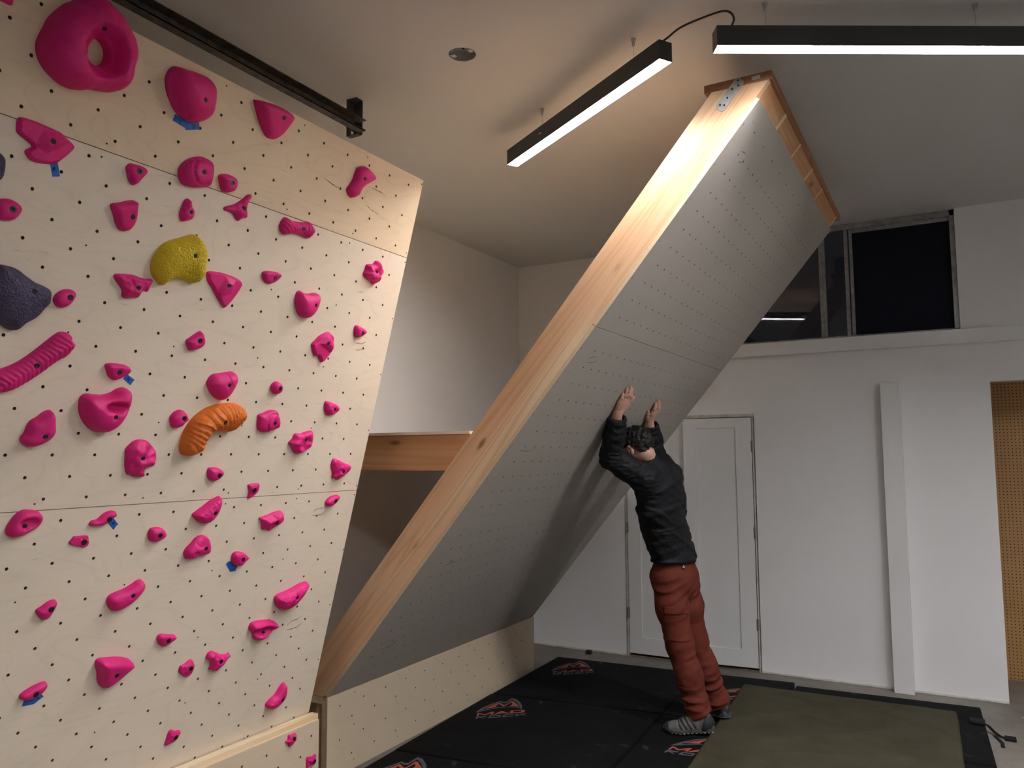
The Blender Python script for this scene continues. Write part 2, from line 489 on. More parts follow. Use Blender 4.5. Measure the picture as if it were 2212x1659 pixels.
# double door: each leaf a shaker panel, hinged at its outer side
def door_leaf(idx, x0, x1, px0, px1, hinge_x, ang, sgn):
    t = thing('door_%d' % idx, (hinge_x, YF, 0), None, None); tag(t, kind='structure')
    y0, y1, z0, z1 = YF - 0.012, YF + 0.026, 0.03, 2.035
    pz0, pz1 = 0.165, 1.955
    b = MB()
    b.box(x0, px0, y0, y1, z0, z1); b.box(px1, x1, y0, y1, z0, z1); b.box(px0, px1, y0, y1, z0, pz0); b.box(px0, px1, y0, y1, pz1, z1)
    leaf = b.build('door_leaf', M['trim'], t)
    b = MB(); b.box(px0 - .005, px1 + .005, y0 + 0.012, y1 - .004, pz0 - .005, pz1 + .005); pn = b.build('door_panel', M['trim'], t)
    for zz in (1.80, 1.10, 0.37):
        b = MB(); b.tube([(hinge_x + sgn * 0.004, y0 - 0.006, zz - .045), (hinge_x + sgn * 0.004, y0 - 0.006, zz + .045)], 0.006, 8)
        b.box(hinge_x - 0.010, hinge_x + 0.010, y0 - 0.002, y0 + .001, zz - .045, zz + .045)
        b.build('hinge', M['hinge'], t)
    t.rotation_euler = (0, 0, ang)
door_leaf(1, -2.510, -1.985, -2.395, -2.10, -2.513, 0.0, -1)
door_leaf(2, -1.982, -1.424, -1.873, -1.552, -1.421, math.radians(5.5), 1)
b = MB(); b.rbox(DX0, -2.516, 6.572, T_, 0, DZ, .002); b.rbox(-1.418, DX1 - .008, 6.567, T_, 0, DZ, .002); b.rbox(DX0, DX1, 6.572, T_, 2.042, DZ + .004, .002)
tag(b.build('trim_2', M['oldtrim']), kind='structure')
b = MB(); b.box(DX0, DX1, 6.69, 6.72, 0, DZ); tag(b.build('dark_behind_door', M['black_plastic']), kind='structure')  # black sheet standing in for the darkness in the door gaps

b = MB(); b.rbox(DX0 + .01, DX1 - .01, 6.574, 6.69, 0.0, 0.008, .002); tag(b.build('trim_4', plain('worn_threshold', (0.22, 0.14, 0.08), 0.7, var=.4, vscale=20)), kind='structure')
# hairline crack in the concrete on the right
b = MB()
pts = [(0.33, 6.30), (0.36, 6.15), (0.345, 6.02), (0.375, 5.88), (0.36, 5.72), (0.33, 5.58), (0.345, 5.40), (0.33, 5.22), (0.35, 5.0), (0.34, 4.7), (0.37, 4.3)]
fine_ = []
for (a0, a1), (c0, c1) in zip(pts[:-1], pts[1:]):
    for k in range(5):
        s_ = k / 5; fine_.append((a0 + (c0 - a0) * s_ + random.uniform(-.008, .008), a1 + (c1 - a1) * s_))
L_ = [(x - random.uniform(.002, .006), y) for x, y in fine_]; R_ = [(x + random.uniform(.002, .006), y) for x, y in fine_]
b.prism(L_ + R_[::-1], (0, 0, 0), X, Y, Z, -0.001, 0.0015)
tag(b.build('trim_3', plain('crack_filler', (0.55, 0.50, 0.42), 0.8)), kind='structure')

# ------------------------------------------------------------------ outlines traced in image pixels, projected to board coordinates in mm (u along the wall, v up the slope)
HOLDS = [  # bolt b and pocket p centres shifted along the camera's line of sight
  {'o': [-1854, 2813, -1831, 2835, -1815, 2861, -1787, 2881, -1755, 2887, -1715, 2872, -1681, 2856, -1656, 2831, -1635, 2808, -1620, 2778, -1614, 2748, -1617, 2724, -1617, 2709, -1615, 2688, -1622, 2659, -1641, 2634, -1669, 2618, -1705, 2609, -1733, 2602, -1753, 2591, -1787, 2582, -1819, 2583, -1848, 2593, -1875, 2609, -1895, 2631, -1906, 2656, -1907, 2683, -1897, 2724, -1887, 2759], 'b': [-1759, 2785], 'k': 'giant', 'h': 0.55, 'c': 'pink', 'r': 0, 'l': 'giant round pink jug hold with an open hole through its middle'},
  {'o': [-1465, 2792, -1484, 2750, -1476, 2715, -1464, 2693, -1449, 2675, -1433, 2657, -1404, 2641, -1366, 2637, -1335, 2643, -1314, 2656, -1291, 2684, -1285, 2719, -1290, 2762, -1302, 2790, -1326, 2805, -1361, 2811, -1415, 2803], 'b': [-1369, 2715], 'k': 'smooth', 'h': 0.62, 'c': 'pink', 'r': 0, 'l': 'large egg-shaped pink hold above the two-piece blue tape, near the steel rail'},
  {'o': [-1108, 2809, -1104, 2818, -1059, 2829, -1003, 2835, -948, 2833, -924, 2824, -917, 2809, -927, 2778, -946, 2739, -969, 2713, -991, 2704, -1017, 2704, -1042, 2722, -1073, 2755], 'b': [-987, 2793], 'k': 'wedge', 'h': 0.5, 'c': 'pink', 'r': 0, 'l': 'pointed shield-shaped pink hold right below the end of the steel rail'},
  {'o': [-1915, 2443, -1887, 2450, -1844, 2449, -1791, 2444, -1764, 2432, -1739, 2416, -1749, 2393, -1766, 2369, -1783, 2349, -1802, 2340, -1835, 2333, -1859, 2334, -1874, 2344, -1879, 2357, -1863, 2375, -1882, 2386, -1906, 2397, -1914, 2408], 'b': [-1819, 2407], 'k': 'facet', 'h': 0.5, 'c': 'pink', 'r': 0, 'l': 'fish-shaped pink hold on the upper seam, one narrow blue tape below it'},
  {'o': [-1551, 2423, -1558, 2407, -1552, 2390, -1539, 2367, -1525, 2358, -1513, 2364, -1501, 2383, -1485, 2411, -1487, 2422, -1502, 2429, -1531, 2428], 'b': [-1523, 2408], 'k': 'smooth', 'h': 0.6, 'c': 'pink', 'r': 1, 'l': 'small triangular pink hold below the seam, left of the round bullseye hold'},
  {'o': [-1294, 2533, -1328, 2516, -1352, 2493, -1364, 2469, -1364, 2447, -1354, 2428, -1340, 2417, -1316, 2416, -1279, 2422, -1234, 2439, -1226, 2459, -1226, 2491, -1233, 2520, -1247, 2533, -1268, 2536], 'b': [-1292, 2479], 'k': 'bullseye', 'h': 0.5, 'c': 'pink', 'r': 0, 'l': 'round pink hold with a raised bullseye ring, sitting across the upper seam'},
  {'o': [-1196, 2492, -1177, 2505, -1152, 2510, -1127, 2507, -1114, 2493, -1113, 2472, -1122, 2454, -1146, 2442, -1169, 2442, -1184, 2461], 'b': [-1150, 2481], 'k': 'smooth', 'h': 0.6, 'c': 'pink', 'r': 1, 'l': 'small D-shaped pink hold just right of the round bullseye hold'},
  {'o': [-1034, 2467, -1029, 2458, -1039, 2433, -1043, 2414, -1036, 2398, -1031, 2375, -1050, 2367, -1067, 2352, -1081, 2357, -1098, 2372, -1118, 2376, -1139, 2375, -1145, 2382, -1133, 2393, -1100, 2410, -1069, 2438, -1052, 2459], 'b': [-1068, 2404], 'k': 'craggy', 'h': 0.5, 'c': 'pink', 'r': 0, 'l': 'knobbly star-shaped pink hold crossing the upper seam'},
  {'o': [-460, 2765, -438, 2769, -403, 2760, -375, 2747, -373, 2729, -388, 2714, -426, 2684, -445, 2658, -450, 2636, -468, 2619, -488, 2611, -510, 2621, -524, 2640, -512, 2664, -499, 2693, -494, 2726, -486, 2749], 'b': [-460, 2710], 'k': 'smooth', 'h': 0.6, 'c': 'pink', 'r': 0, 'l': 'bone-shaped smooth pink hold closest to the top right corner of the wall'},
  {'o': [-1920, 2197, -1899, 2203, -1878, 2200, -1861, 2191, -1857, 2180, -1862, 2163, -1874, 2146, -1892, 2138, -1909, 2136, -1925, 2143, -1934, 2165, -1933, 2186], 'b': [-1892, 2175], 'k': 'smooth', 'h': 0.5, 'c': 'pink', 'r': 1, 'l': 'oval pink hold with a grey washer, cut by the left picture edge'},
  {'o': [-1586, 2273, -1558, 2288, -1528, 2303, -1510, 2309, -1500, 2305, -1494, 2279, -1490, 2255, -1491, 2230, -1503, 2208, -1520, 2198, -1539, 2199, -1555, 2214, -1571, 2244], 'b': [-1516, 2252], 'k': 'wedge', 'h': 0.55, 'c': 'pink', 'r': 0, 'l': 'flat-topped cup-shaped pink hold above and left of the yellow hold'},
  {'o': [-1306, 2373, -1295, 2371, -1285, 2355, -1269, 2336, -1267, 2318, -1277, 2302, -1296, 2292, -1312, 2287, -1324, 2303, -1326, 2321, -1321, 2344, -1317, 2364], 'b': [-1294, 2327], 'k': 'craggy', 'h': 0.6, 'c': 'pink', 'r': 0, 'l': 'upright teardrop pink hold directly above the yellow hold'},
  {'o': [-1260, 2252, -1242, 2252, -1221, 2238, -1203, 2219, -1191, 2199, -1187, 2165, -1183, 2135, -1185, 2107, -1198, 2085, -1222, 2074, -1245, 2078, -1272, 2080, -1305, 2075, -1323, 2063, -1344, 2043, -1363, 2053, -1382, 2068, -1394, 2091, -1398, 2116, -1394, 2138, -1384, 2163, -1372, 2184, -1352, 2203, -1329, 2216, -1299, 2231, -1276, 2244], 'b': [-1268, 2176], 'k': 'cells', 'h': 0.5, 'c': 'yellow', 'r': 0, 'l': 'large yellow hold covered in honeycomb pits with a scooped-out underside'},
  {'o': [-1896, 2001, -1885, 2005, -1868, 2005, -1841, 2002, -1814, 1988, -1781, 1972, -1751, 1965, -1732, 1956, -1727, 1934, -1727, 1914, -1743, 1888, -1762, 1859, -1789, 1836, -1806, 1815, -1824, 1811, -1843, 1818, -1871, 1833, -1893, 1858, -1909, 1901, -1912, 1962], 'b': [-1799, 1945], 'k': 'cells', 'h': 0.5, 'c': 'purple', 'r': 0, 'l': 'large dark purple hold covered in ring-shaped pits'},
  {'o': [-1950, 2325, -1940, 2323, -1930, 2312, -1927, 2296, -1926, 2279, -1928, 2258, -1939, 2245, -1966, 2244, -1986, 2270, -1978, 2309], 'b': [-1959, 2283], 'k': 'cells', 'h': 0.5, 'c': 'purple', 'r': 0, 'l': 'sliver of a dark purple hold at the left picture edge below the fish-shaped hold'},
  {'o': [-1685, 1964, -1661, 1969, -1646, 1963, -1642, 1952, -1647, 1934, -1660, 1915, -1675, 1906, -1695, 1906, -1708, 1919, -1711, 1931, -1703, 1949], 'b': [-1669, 1944], 'k': 'smooth', 'h': 0.55, 'c': 'pink', 'r': 2, 'l': 'small oval pink hold beside the big purple hold'},
  {'o': [-1525, 2045, -1513, 2052, -1486, 2056, -1452, 2059, -1428, 2055, -1407, 2054, -1384, 2058, -1379, 2050, -1383, 2034, -1384, 2020, -1390, 2010, -1402, 2011, -1411, 2007, -1418, 1995, -1423, 1983, -1446, 1979, -1468, 1973, -1482, 1978, -1485, 1997, -1499, 2013, -1518, 2030], 'b': [-1441, 2019], 'k': 'craggy', 'h': 0.55, 'c': 'pink', 'r': 0, 'l': 'gnarled root-like pink hold touching the lower left of the yellow hold'},
  {'o': [-1160, 2127, -1142, 2136, -1090, 2140, -1039, 2136, -1004, 2129, -989, 2119, -989, 2105, -1002, 2075, -1025, 2035, -1046, 2009, -1057, 2010, -1092, 2041, -1126, 2075, -1150, 2096], 'b': [-1067, 2097], 'k': 'facet', 'h': 0.5, 'c': 'pink', 'r': 0, 'l': 'downward-pointing triangular pink hold with deep facets, right of the yellow hold'},
  {'o': [-898, 2180, -880, 2191, -839, 2197, -810, 2196, -802, 2188, -810, 2170, -827, 2152, -849, 2142, -870, 2144, -889, 2156], 'b': [-840, 2172], 'k': 'wedge', 'h': 0.55, 'c': 'pink', 'r': 0, 'l': 'small half-round pink hold above and left of the horned shield hold'},
  {'o': [-688, 2139, -673, 2146, -654, 2140, -620, 2142, -588, 2152, -563, 2149, -554, 2135, -553, 2104, -564, 2069, -585, 2043, -613, 2033, -645, 2036, -672, 2060, -689, 2092, -692, 2121], 'b': [-597, 2099], 'k': 'smooth', 'h': 0.5, 'c': 'pink', 'r': 0, 'l': 'smooth shield-shaped pink hold with two small horns on top'},
  {'o': [-233, 2373, -209, 2376, -183, 2362, -174, 2336, -182, 2307, -187, 2283, -206, 2265, -217, 2259, -242, 2270, -260, 2274, -287, 2283, -299, 2299, -294, 2317, -293, 2339, -276, 2349, -245, 2357], 'b': [-234, 2323], 'k': 'craggy', 'h': 0.55, 'c': 'pink', 'r': 0, 'l': 'crumpled pink hold near the right edge just below the upper seam'},
  {'o': [-845, 2425, -828, 2429, -801, 2423, -763, 2428, -732, 2434, -707, 2442, -683, 2429, -671, 2415, -674, 2397, -688, 2376, -708, 2372, -728, 2374, -761, 2375, -792, 2370, -826, 2356, -847, 2364, -860, 2382, -858, 2403], 'b': [-747, 2403], 'k': 'ribbed', 'h': 0.6, 'c': 'pink', 'r': 0, 'l': 'ridged bone-shaped pink hold just under the upper seam', 'd': [0.923, 0.385]},
  {'o': [-274, 2048, -245, 2048, -208, 2037, -197, 2027, -208, 2012, -229, 1998, -255, 1991, -268, 1998, -281, 2029], 'b': [-238, 2019], 'k': 'smooth', 'h': 0.6, 'c': 'pink', 'r': 2, 'l': 'tiny triangular pink hold above a dark scuff near the right edge'},
  {'o': [-454, 1992, -431, 1987, -411, 1974, -407, 1953, -399, 1933, -406, 1905, -426, 1871, -445, 1850, -461, 1852, -486, 1875, -507, 1873, -534, 1911, -537, 1927, -520, 1944, -499, 1968], 'b': [-462, 1942], 'k': 'facet', 'h': 0.5, 'c': 'pink', 'r': 0, 'l': 'tall split-faceted pink hold below and right of the horned shield hold'},
  {'o': [-1139, 1901, -1128, 1898, -1115, 1877, -1111, 1860, -1117, 1844, -1137, 1830, -1163, 1822, -1174, 1826, -1191, 1855, -1179, 1869, -1158, 1887], 'b': [-1146, 1866], 'k': 'smooth', 'h': 0.6, 'c': 'pink', 'r': 2, 'l': 'small rhombus-shaped pink hold above the kidney-shaped hold with curved groove'},
  {'o': [-1845, 1679, -1827, 1687, -1790, 1708, -1754, 1739, -1718, 1778, -1681, 1818, -1665, 1827, -1644, 1826, -1631, 1817, -1627, 1804, -1614, 1793, -1617, 1780, -1636, 1748, -1663, 1728, -1698, 1692, -1732, 1661, -1778, 1626, -1802, 1615, -1814, 1612, -1839, 1612, -1854, 1644], 'b': [-1735, 1711], 'k': 'ribbed', 'h': 0.6, 'c': 'pink', 'r': 0, 'l': 'long ribbed slanting pink hold running out of the left picture edge', 'd': [0.763, 0.646]},
  {'o': [-1492, 1730, -1484, 1739, -1456, 1742, -1424, 1741, -1404, 1735, -1396, 1724, -1401, 1710, -1418, 1695, -1440, 1683, -1456, 1684, -1472, 1694, -1481, 1709], 'b': [-1446, 1714], 'k': 'wedge', 'h': 0.6, 'c': 'pink', 'r': 0, 'l': 'small rounded pink hold with a blue tape marked 4 at its lower right'},
  {'o': [-1559, 1601, -1556, 1616, -1541, 1627, -1515, 1627, -1484, 1627, -1454, 1636, -1433, 1651, -1410, 1659, -1388, 1653, -1378, 1636, -1375, 1612, -1378, 1585, -1387, 1553, -1405, 1521, -1433, 1499, -1463, 1492, -1492, 1499, -1519, 1517, -1541, 1543, -1555, 1572], 'b': [-1449, 1560], 'k': 'jug', 'h': 0.6, 'c': 'pink', 'r': 0, 'l': 'big smooth pink jug with two humps and a deep finger pocket', 'p': [[-1440, 1590, 41, 18]]},
  {'o': [-1656, 1564, -1645, 1562, -1635, 1546, -1628, 1518, -1624, 1492, -1634, 1470, -1652, 1454, -1674, 1443, -1697, 1439, -1715, 1446, -1727, 1458, -1727, 1472, -1719, 1486, -1715, 1508, -1707, 1526, -1689, 1539, -1672, 1556], 'b': [-1669, 1482], 'k': 'smooth', 'h': 0.62, 'c': 'pink', 'r': 0, 'l': 'leaf-shaped smooth pink hold left of the big pocketed jug'},
  {'o': [-1301, 1469, -1269, 1464, -1243, 1444, -1225, 1423, -1220, 1382, -1229, 1365, -1257, 1358, -1253, 1329, -1274, 1326, -1301, 1329, -1309, 1338, -1324, 1337, -1338, 1367, -1345, 1403, -1349, 1431, -1336, 1451, -1322, 1463], 'b': [-1293, 1405], 'k': 'craggy', 'h': 0.45, 'c': 'pink', 'r': 0, 'l': 'craggy pink hold shaped like an elephant head, below the big pocketed jug'},
  {'o': [-1156, 1589, -1135, 1584, -1118, 1564, -1115, 1551, -1129, 1538, -1138, 1525, -1162, 1517, -1178, 1522, -1190, 1544, -1191, 1561, -1177, 1580], 'b': [-1147, 1561], 'k': 'smooth', 'h': 0.6, 'c': 'pink', 'r': 2, 'l': 'small rounded pink hold just left of the orange crescent'},
  {'o': [-896, 1628, -867, 1618, -852, 1599, -850, 1573, -865, 1545, -890, 1518, -918, 1507, -961, 1509, -996, 1506, -1011, 1484, -1022, 1459, -1020, 1442, -1031, 1425, -1059, 1413, -1087, 1407, -1108, 1413, -1120, 1430, -1124, 1460, -1117, 1507, -1097, 1548, -1072, 1577, -1034, 1603, -988, 1620, -939, 1628], 'b': [-979, 1558], 'k': 'ribbed', 'h': 0.62, 'c': 'orange', 'r': 0, 'l': 'large orange crescent-shaped hold with fine stacked ridges', 'd': [0.563, -0.827]},
  {'o': [-1005, 1747, -971, 1755, -945, 1759, -928, 1747, -922, 1726, -929, 1695, -946, 1659, -970, 1639, -999, 1643, -1029, 1662, -1053, 1690, -1058, 1706, -1050, 1728, -1034, 1741], 'b': [-980, 1707], 'k': 'groove', 'h': 0.55, 'c': 'pink', 'r': 0, 'l': 'kidney-shaped pink hold with a curved groove, above the orange crescent'},
  {'o': [-701, 1737, -682, 1736, -664, 1719, -662, 1698, -677, 1684, -701, 1683, -721, 1697, -723, 1719, -714, 1732], 'b': [-692, 1711], 'k': 'smooth', 'h': 0.65, 'c': 'pink', 'r': 2, 'l': 'tiny rounded pink hold right of the kidney-shaped grooved hold'},
  {'o': [-762, 1585, -736, 1595, -710, 1607, -681, 1611, -658, 1603, -642, 1575, -633, 1548, -641, 1531, -669, 1523, -690, 1512, -719, 1510, -745, 1519, -756, 1539, -760, 1566], 'b': [-686, 1558], 'k': 'bullseye', 'h': 0.4, 'c': 'pink', 'r': 0, 'l': 'flat squarish pink hold with a pressed ring, right of the orange crescent'},
  {'o': [-366, 1669, -337, 1666, -291, 1655, -268, 1641, -280, 1620, -305, 1606, -331, 1600, -351, 1607, -368, 1631, -374, 1656], 'b': [-313, 1635], 'k': 'craggy', 'h': 0.5, 'c': 'pink', 'r': 0, 'l': 'small pitted triangular pink hold above the crinkled hold, near the right edge'},
  {'o': [-424, 1524, -415, 1510, -407, 1480, -412, 1450, -434, 1433, -459, 1425, -484, 1411, -510, 1423, -529, 1444, -550, 1464, -534, 1483, -522, 1508, -489, 1508, -465, 1516], 'b': [-468, 1484], 'k': 'craggy', 'h': 0.6, 'c': 'pink', 'r': 0, 'l': 'crinkled glossy pink hold with deep vertical folds'},
  {'o': [-228, 1388, -192, 1381, -141, 1364, -93, 1349, -106, 1324, -130, 1303, -157, 1291, -172, 1279, -193, 1288, -213, 1292, -217, 1316, -236, 1347, -238, 1373], 'b': [-170, 1329], 'k': 'craggy', 'h': 0.5, 'c': 'pink', 'r': 0, 'l': 'jagged kite-shaped pink hold just above the lower seam at the right edge'},
  {'o': [-965, 1351, -949, 1356, -922, 1355, -893, 1343, -892, 1327, -906, 1310, -924, 1300, -946, 1303, -961, 1320], 'b': [-921, 1328], 'k': 'smooth', 'h': 0.65, 'c': 'pink', 'r': 2, 'l': 'small rounded pink hold below the orange crescent, above the scalloped wedge'},
  {'o': [-735, 1275, -716, 1279, -687, 1280, -674, 1277, -671, 1252, -681, 1233, -701, 1220, -719, 1212, -724, 1226, -723, 1245, -732, 1263], 'b': [-706, 1254], 'k': 'facet', 'h': 0.6, 'c': 'pink', 'r': 2, 'l': 'tiny angular pink hold resting right on the lower seam'},
  {'o': [-140, 1200, -135, 1189, -149, 1165, -180, 1146, -210, 1148, -222, 1167, -207, 1187, -174, 1199], 'b': [-171, 1176], 'k': 'smooth', 'h': 0.6, 'c': 'pink', 'r': 2, 'l': 'tiny oval pink hold below the lower seam at the right edge, over a scuff'},
  {'o': [-880, 1232, -871, 1223, -867, 1197, -874, 1164, -892, 1136, -913, 1121, -936, 1118, -963, 1129, -986, 1147, -997, 1160, -979, 1175, -954, 1192, -925, 1213, -899, 1226], 'b': [-910, 1170], 'k': 'scallop', 'h': 0.6, 'c': 'pink', 'r': 0, 'l': 'wedge-shaped pink hold with a bubbly scalloped top just below the lower seam', 'd': [-0.82, 0.573]},
  {'o': [-511, 1144, -492, 1124, -490, 1100, -505, 1078, -537, 1063, -557, 1052, -577, 1062, -601, 1064, -609, 1082, -617, 1101, -633, 1116, -622, 1122, -584, 1130, -552, 1140], 'b': [-543, 1097], 'k': 'craggy', 'h': 0.55, 'c': 'pink', 'r': 0, 'l': 'knuckled craggy pink hold right of the scalloped wedge'},
  {'o': [-922, 1068, -897, 1056, -881, 1034, -870, 1003, -879, 983, -908, 980, -936, 977, -958, 970, -982, 973, -992, 983, -999, 1001, -992, 1020, -973, 1039, -958, 1058, -938, 1067], 'b': [-915, 1018], 'k': 'face', 'h': 0.5, 'c': 'pink', 'r': 0, 'l': 'slanting pink hold with a round dent and small hollows like a face', 'p': [[-938, 1042, 22, 17], [-957, 1000, 12, 9]]},
  {'o': [-711, 973, -681, 964, -651, 942, -666, 926, -688, 907, -710, 908, -730, 921, -742, 942, -743, 962, -732, 973], 'b': [-696, 943], 'k': 'smooth', 'h': 0.6, 'c': 'pink', 'r': 2, 'l': 'small pink hold with blank folded blue tape at its lower left'},
  {'o': [-244, 768, -231, 760, -237, 734, -260, 698, -296, 664, -330, 648, -362, 647, -397, 663, -423, 691, -432, 717, -416, 731, -368, 740, -321, 752, -279, 765], 'b': [-322, 713], 'k': 'scallop', 'h': 0.62, 'c': 'pink', 'r': 0, 'l': 'long slanting drop-shaped pink hold near the right edge, rough along its top', 'd': [-0.713, 0.702]},
  {'o': [-554, 603, -541, 619, -494, 619, -438, 611, -400, 596, -385, 579, -392, 566, -417, 556, -437, 541, -457, 527, -492, 524, -517, 539, -530, 568, -550, 584], 'b': [-469, 558], 'k': 'jug', 'h': 0.65, 'c': 'pink', 'r': 0, 'l': 'mushroom-capped pink hold below the long drop-shaped hold', 'p': [[-479, 571, 58, 21]]},
  {'o': [-1673, 1225, -1651, 1224, -1624, 1217, -1606, 1200, -1606, 1183, -1614, 1167, -1637, 1149, -1666, 1136, -1690, 1133, -1706, 1139, -1715, 1152, -1715, 1169, -1709, 1185, -1700, 1204, -1687, 1218], 'b': [-1664, 1172], 'k': 'jug', 'h': 0.5, 'c': 'pink', 'r': 0, 'l': 'smooth oval pink dish hold at the far left below the lower seam', 'p': [[-1653, 1184, 30, 18]]},
  {'o': [-1352, 1201, -1337, 1194, -1334, 1181, -1344, 1174, -1360, 1159, -1377, 1149, -1402, 1147, -1429, 1151, -1431, 1161, -1422, 1169, -1404, 1173, -1389, 1188, -1372, 1198], 'b': [-1367, 1173], 'k': 'smooth', 'h': 0.6, 'c': 'pink', 'r': 2, 'l': 'slim curved pink hold with a tilted blue tape at its right end'},
  {'o': [-1479, 1115, -1461, 1115, -1429, 1114, -1422, 1100, -1419, 1082, -1431, 1070, -1454, 1077, -1484, 1085, -1492, 1095, -1486, 1105], 'b': [-1444, 1095], 'k': 'facet', 'h': 0.65, 'c': 'pink', 'r': 2, 'l': 'small boxy faceted pink hold below the slim curved hold'},
  {'o': [-1173, 1120, -1145, 1121, -1121, 1112, -1105, 1092, -1110, 1079, -1129, 1067, -1149, 1062, -1172, 1071, -1182, 1092, -1181, 1111], 'b': [-1145, 1094], 'k': 'smooth', 'h': 0.6, 'c': 'pink', 'r': 2, 'l': 'small egg-shaped pink hold left of the face-like hold'},
  {'o': [-1504, 890, -1496, 883, -1496, 867, -1505, 843, -1515, 826, -1532, 822, -1547, 834, -1561, 854, -1560, 864, -1545, 873, -1524, 887], 'b': [-1522, 865], 'k': 'smooth', 'h': 0.62, 'c': 'pink', 'r': 2, 'l': 'small teardrop pink hold low on the far left, point upward'},
  {'o': [-1171, 913, -1157, 897, -1157, 878, -1174, 853, -1198, 830, -1227, 813, -1258, 805, -1279, 813, -1298, 839, -1301, 858, -1292, 872, -1270, 880, -1239, 887, -1210, 901, -1188, 914], 'b': [-1216, 867], 'k': 'smooth', 'h': 0.62, 'c': 'pink', 'r': 0, 'l': 'long slanting pear-shaped pink hold in the lower left half'},
  {'o': [-1041, 660, -1028, 665, -990, 655, -960, 647, -951, 636, -960, 626, -980, 614, -1002, 607, -1025, 619, -1041, 643], 'b': [-997, 636], 'k': 'wedge', 'h': 0.6, 'c': 'pink', 'r': 2, 'l': 'tiny flat-topped pink hold above and right of the big wedge jug'},
  {'o': [-1294, 600, -1294, 618, -1280, 624, -1247, 619, -1213, 613, -1174, 601, -1148, 586, -1133, 568, -1138, 557, -1161, 539, -1185, 517, -1211, 499, -1231, 493, -1251, 503, -1268, 525, -1275, 544, -1280, 566], 'b': [-1220, 554], 'k': 'wedge', 'h': 0.6, 'c': 'pink', 'r': 0, 'l': 'large dark pink wedge jug with a worn grey upper lip, low on the wall'},
  {'o': [-1479, 585, -1470, 577, -1469, 565, -1481, 546, -1500, 533, -1521, 531, -1542, 534, -1555, 541, -1559, 555, -1548, 566, -1526, 576, -1500, 584], 'b': [-1513, 554], 'k': 'smooth', 'h': 0.6, 'c': 'pink', 'r': 2, 'l': 'slim leaf-shaped pink hold with folded blue tape under it, low far left'},
  {'o': [-849, 516, -831, 498, -823, 479, -830, 455, -840, 442, -862, 442, -885, 458, -898, 473, -897, 497, -878, 502], 'b': [-855, 484], 'k': 'facet', 'h': 0.6, 'c': 'pink', 'r': 2, 'l': 'small crystal-shaped pink hold left of the horned pink hold'},
  {'o': [-747, 529, -718, 517, -690, 501, -659, 493, -646, 499, -639, 485, -653, 467, -672, 448, -688, 435, -706, 428, -722, 438, -739, 442, -737, 460, -747, 484, -767, 499, -768, 511, -762, 523], 'b': [-702, 480], 'k': 'craggy', 'h': 0.6, 'c': 'pink', 'r': 2, 'l': 'horned pink hold like a small bull head, low on the wall'},
  {'o': [-247, 254, -232, 240, -220, 210, -222, 174, -244, 149, -274, 133, -303, 134, -330, 151, -338, 169, -318, 188, -289, 206, -268, 236], 'b': [-258, 179], 'k': 'scallop', 'h': 0.6, 'c': 'pink', 'r': 0, 'l': 'crescent-shaped bumpy pink hold at the lower right corner of the wall', 'd': [-0.791, 0.612]},
  {'o': [-877, 212, -853, 200, -828, 194, -823, 185, -833, 163, -848, 152, -865, 150, -881, 145, -892, 151, -891, 170, -887, 200], 'b': [-854, 177], 'k': 'facet', 'h': 0.6, 'c': 'pink', 'r': 2, 'l': 'small angular pink hold lowest on the tilted plywood, above the kicker ledge'},
  {'o': [-174, 373, -169, 364, -170, 343, -184, 327, -214, 320, -223, 335, -239, 348, -224, 354, -218, 375, -198, 371], 'b': [-197, 353], 'k': 'craggy', 'h': 0.6, 'c': 'pink', 'r': 2, 'l': 'small spiky pink foothold near the top of the kicker panel', 'kick': 1},
  {'o': [-28, 224, -26, 208, -27, 182, -43, 175, -71, 175, -89, 175, -92, 212, -85, 227, -53, 221], 'b': [-48, 197], 'k': 'facet', 'h': 0.6, 'c': 'pink', 'r': 2, 'l': 'small angular pink foothold at the bottom edge of the picture on the kicker panel', 'kick': 1},
  {'o': [-2038, 2746, -1993, 2769, -1988, 2749, -1990, 2742, -2001, 2740, -2015, 2740, -2036, 2734], 'b': [-2018, 2750], 'k': 'wedge', 'h': 0.5, 'c': 'pink', 'r': 0, 'l': 'bottom edge of a pink hold in the top left picture corner'},
]
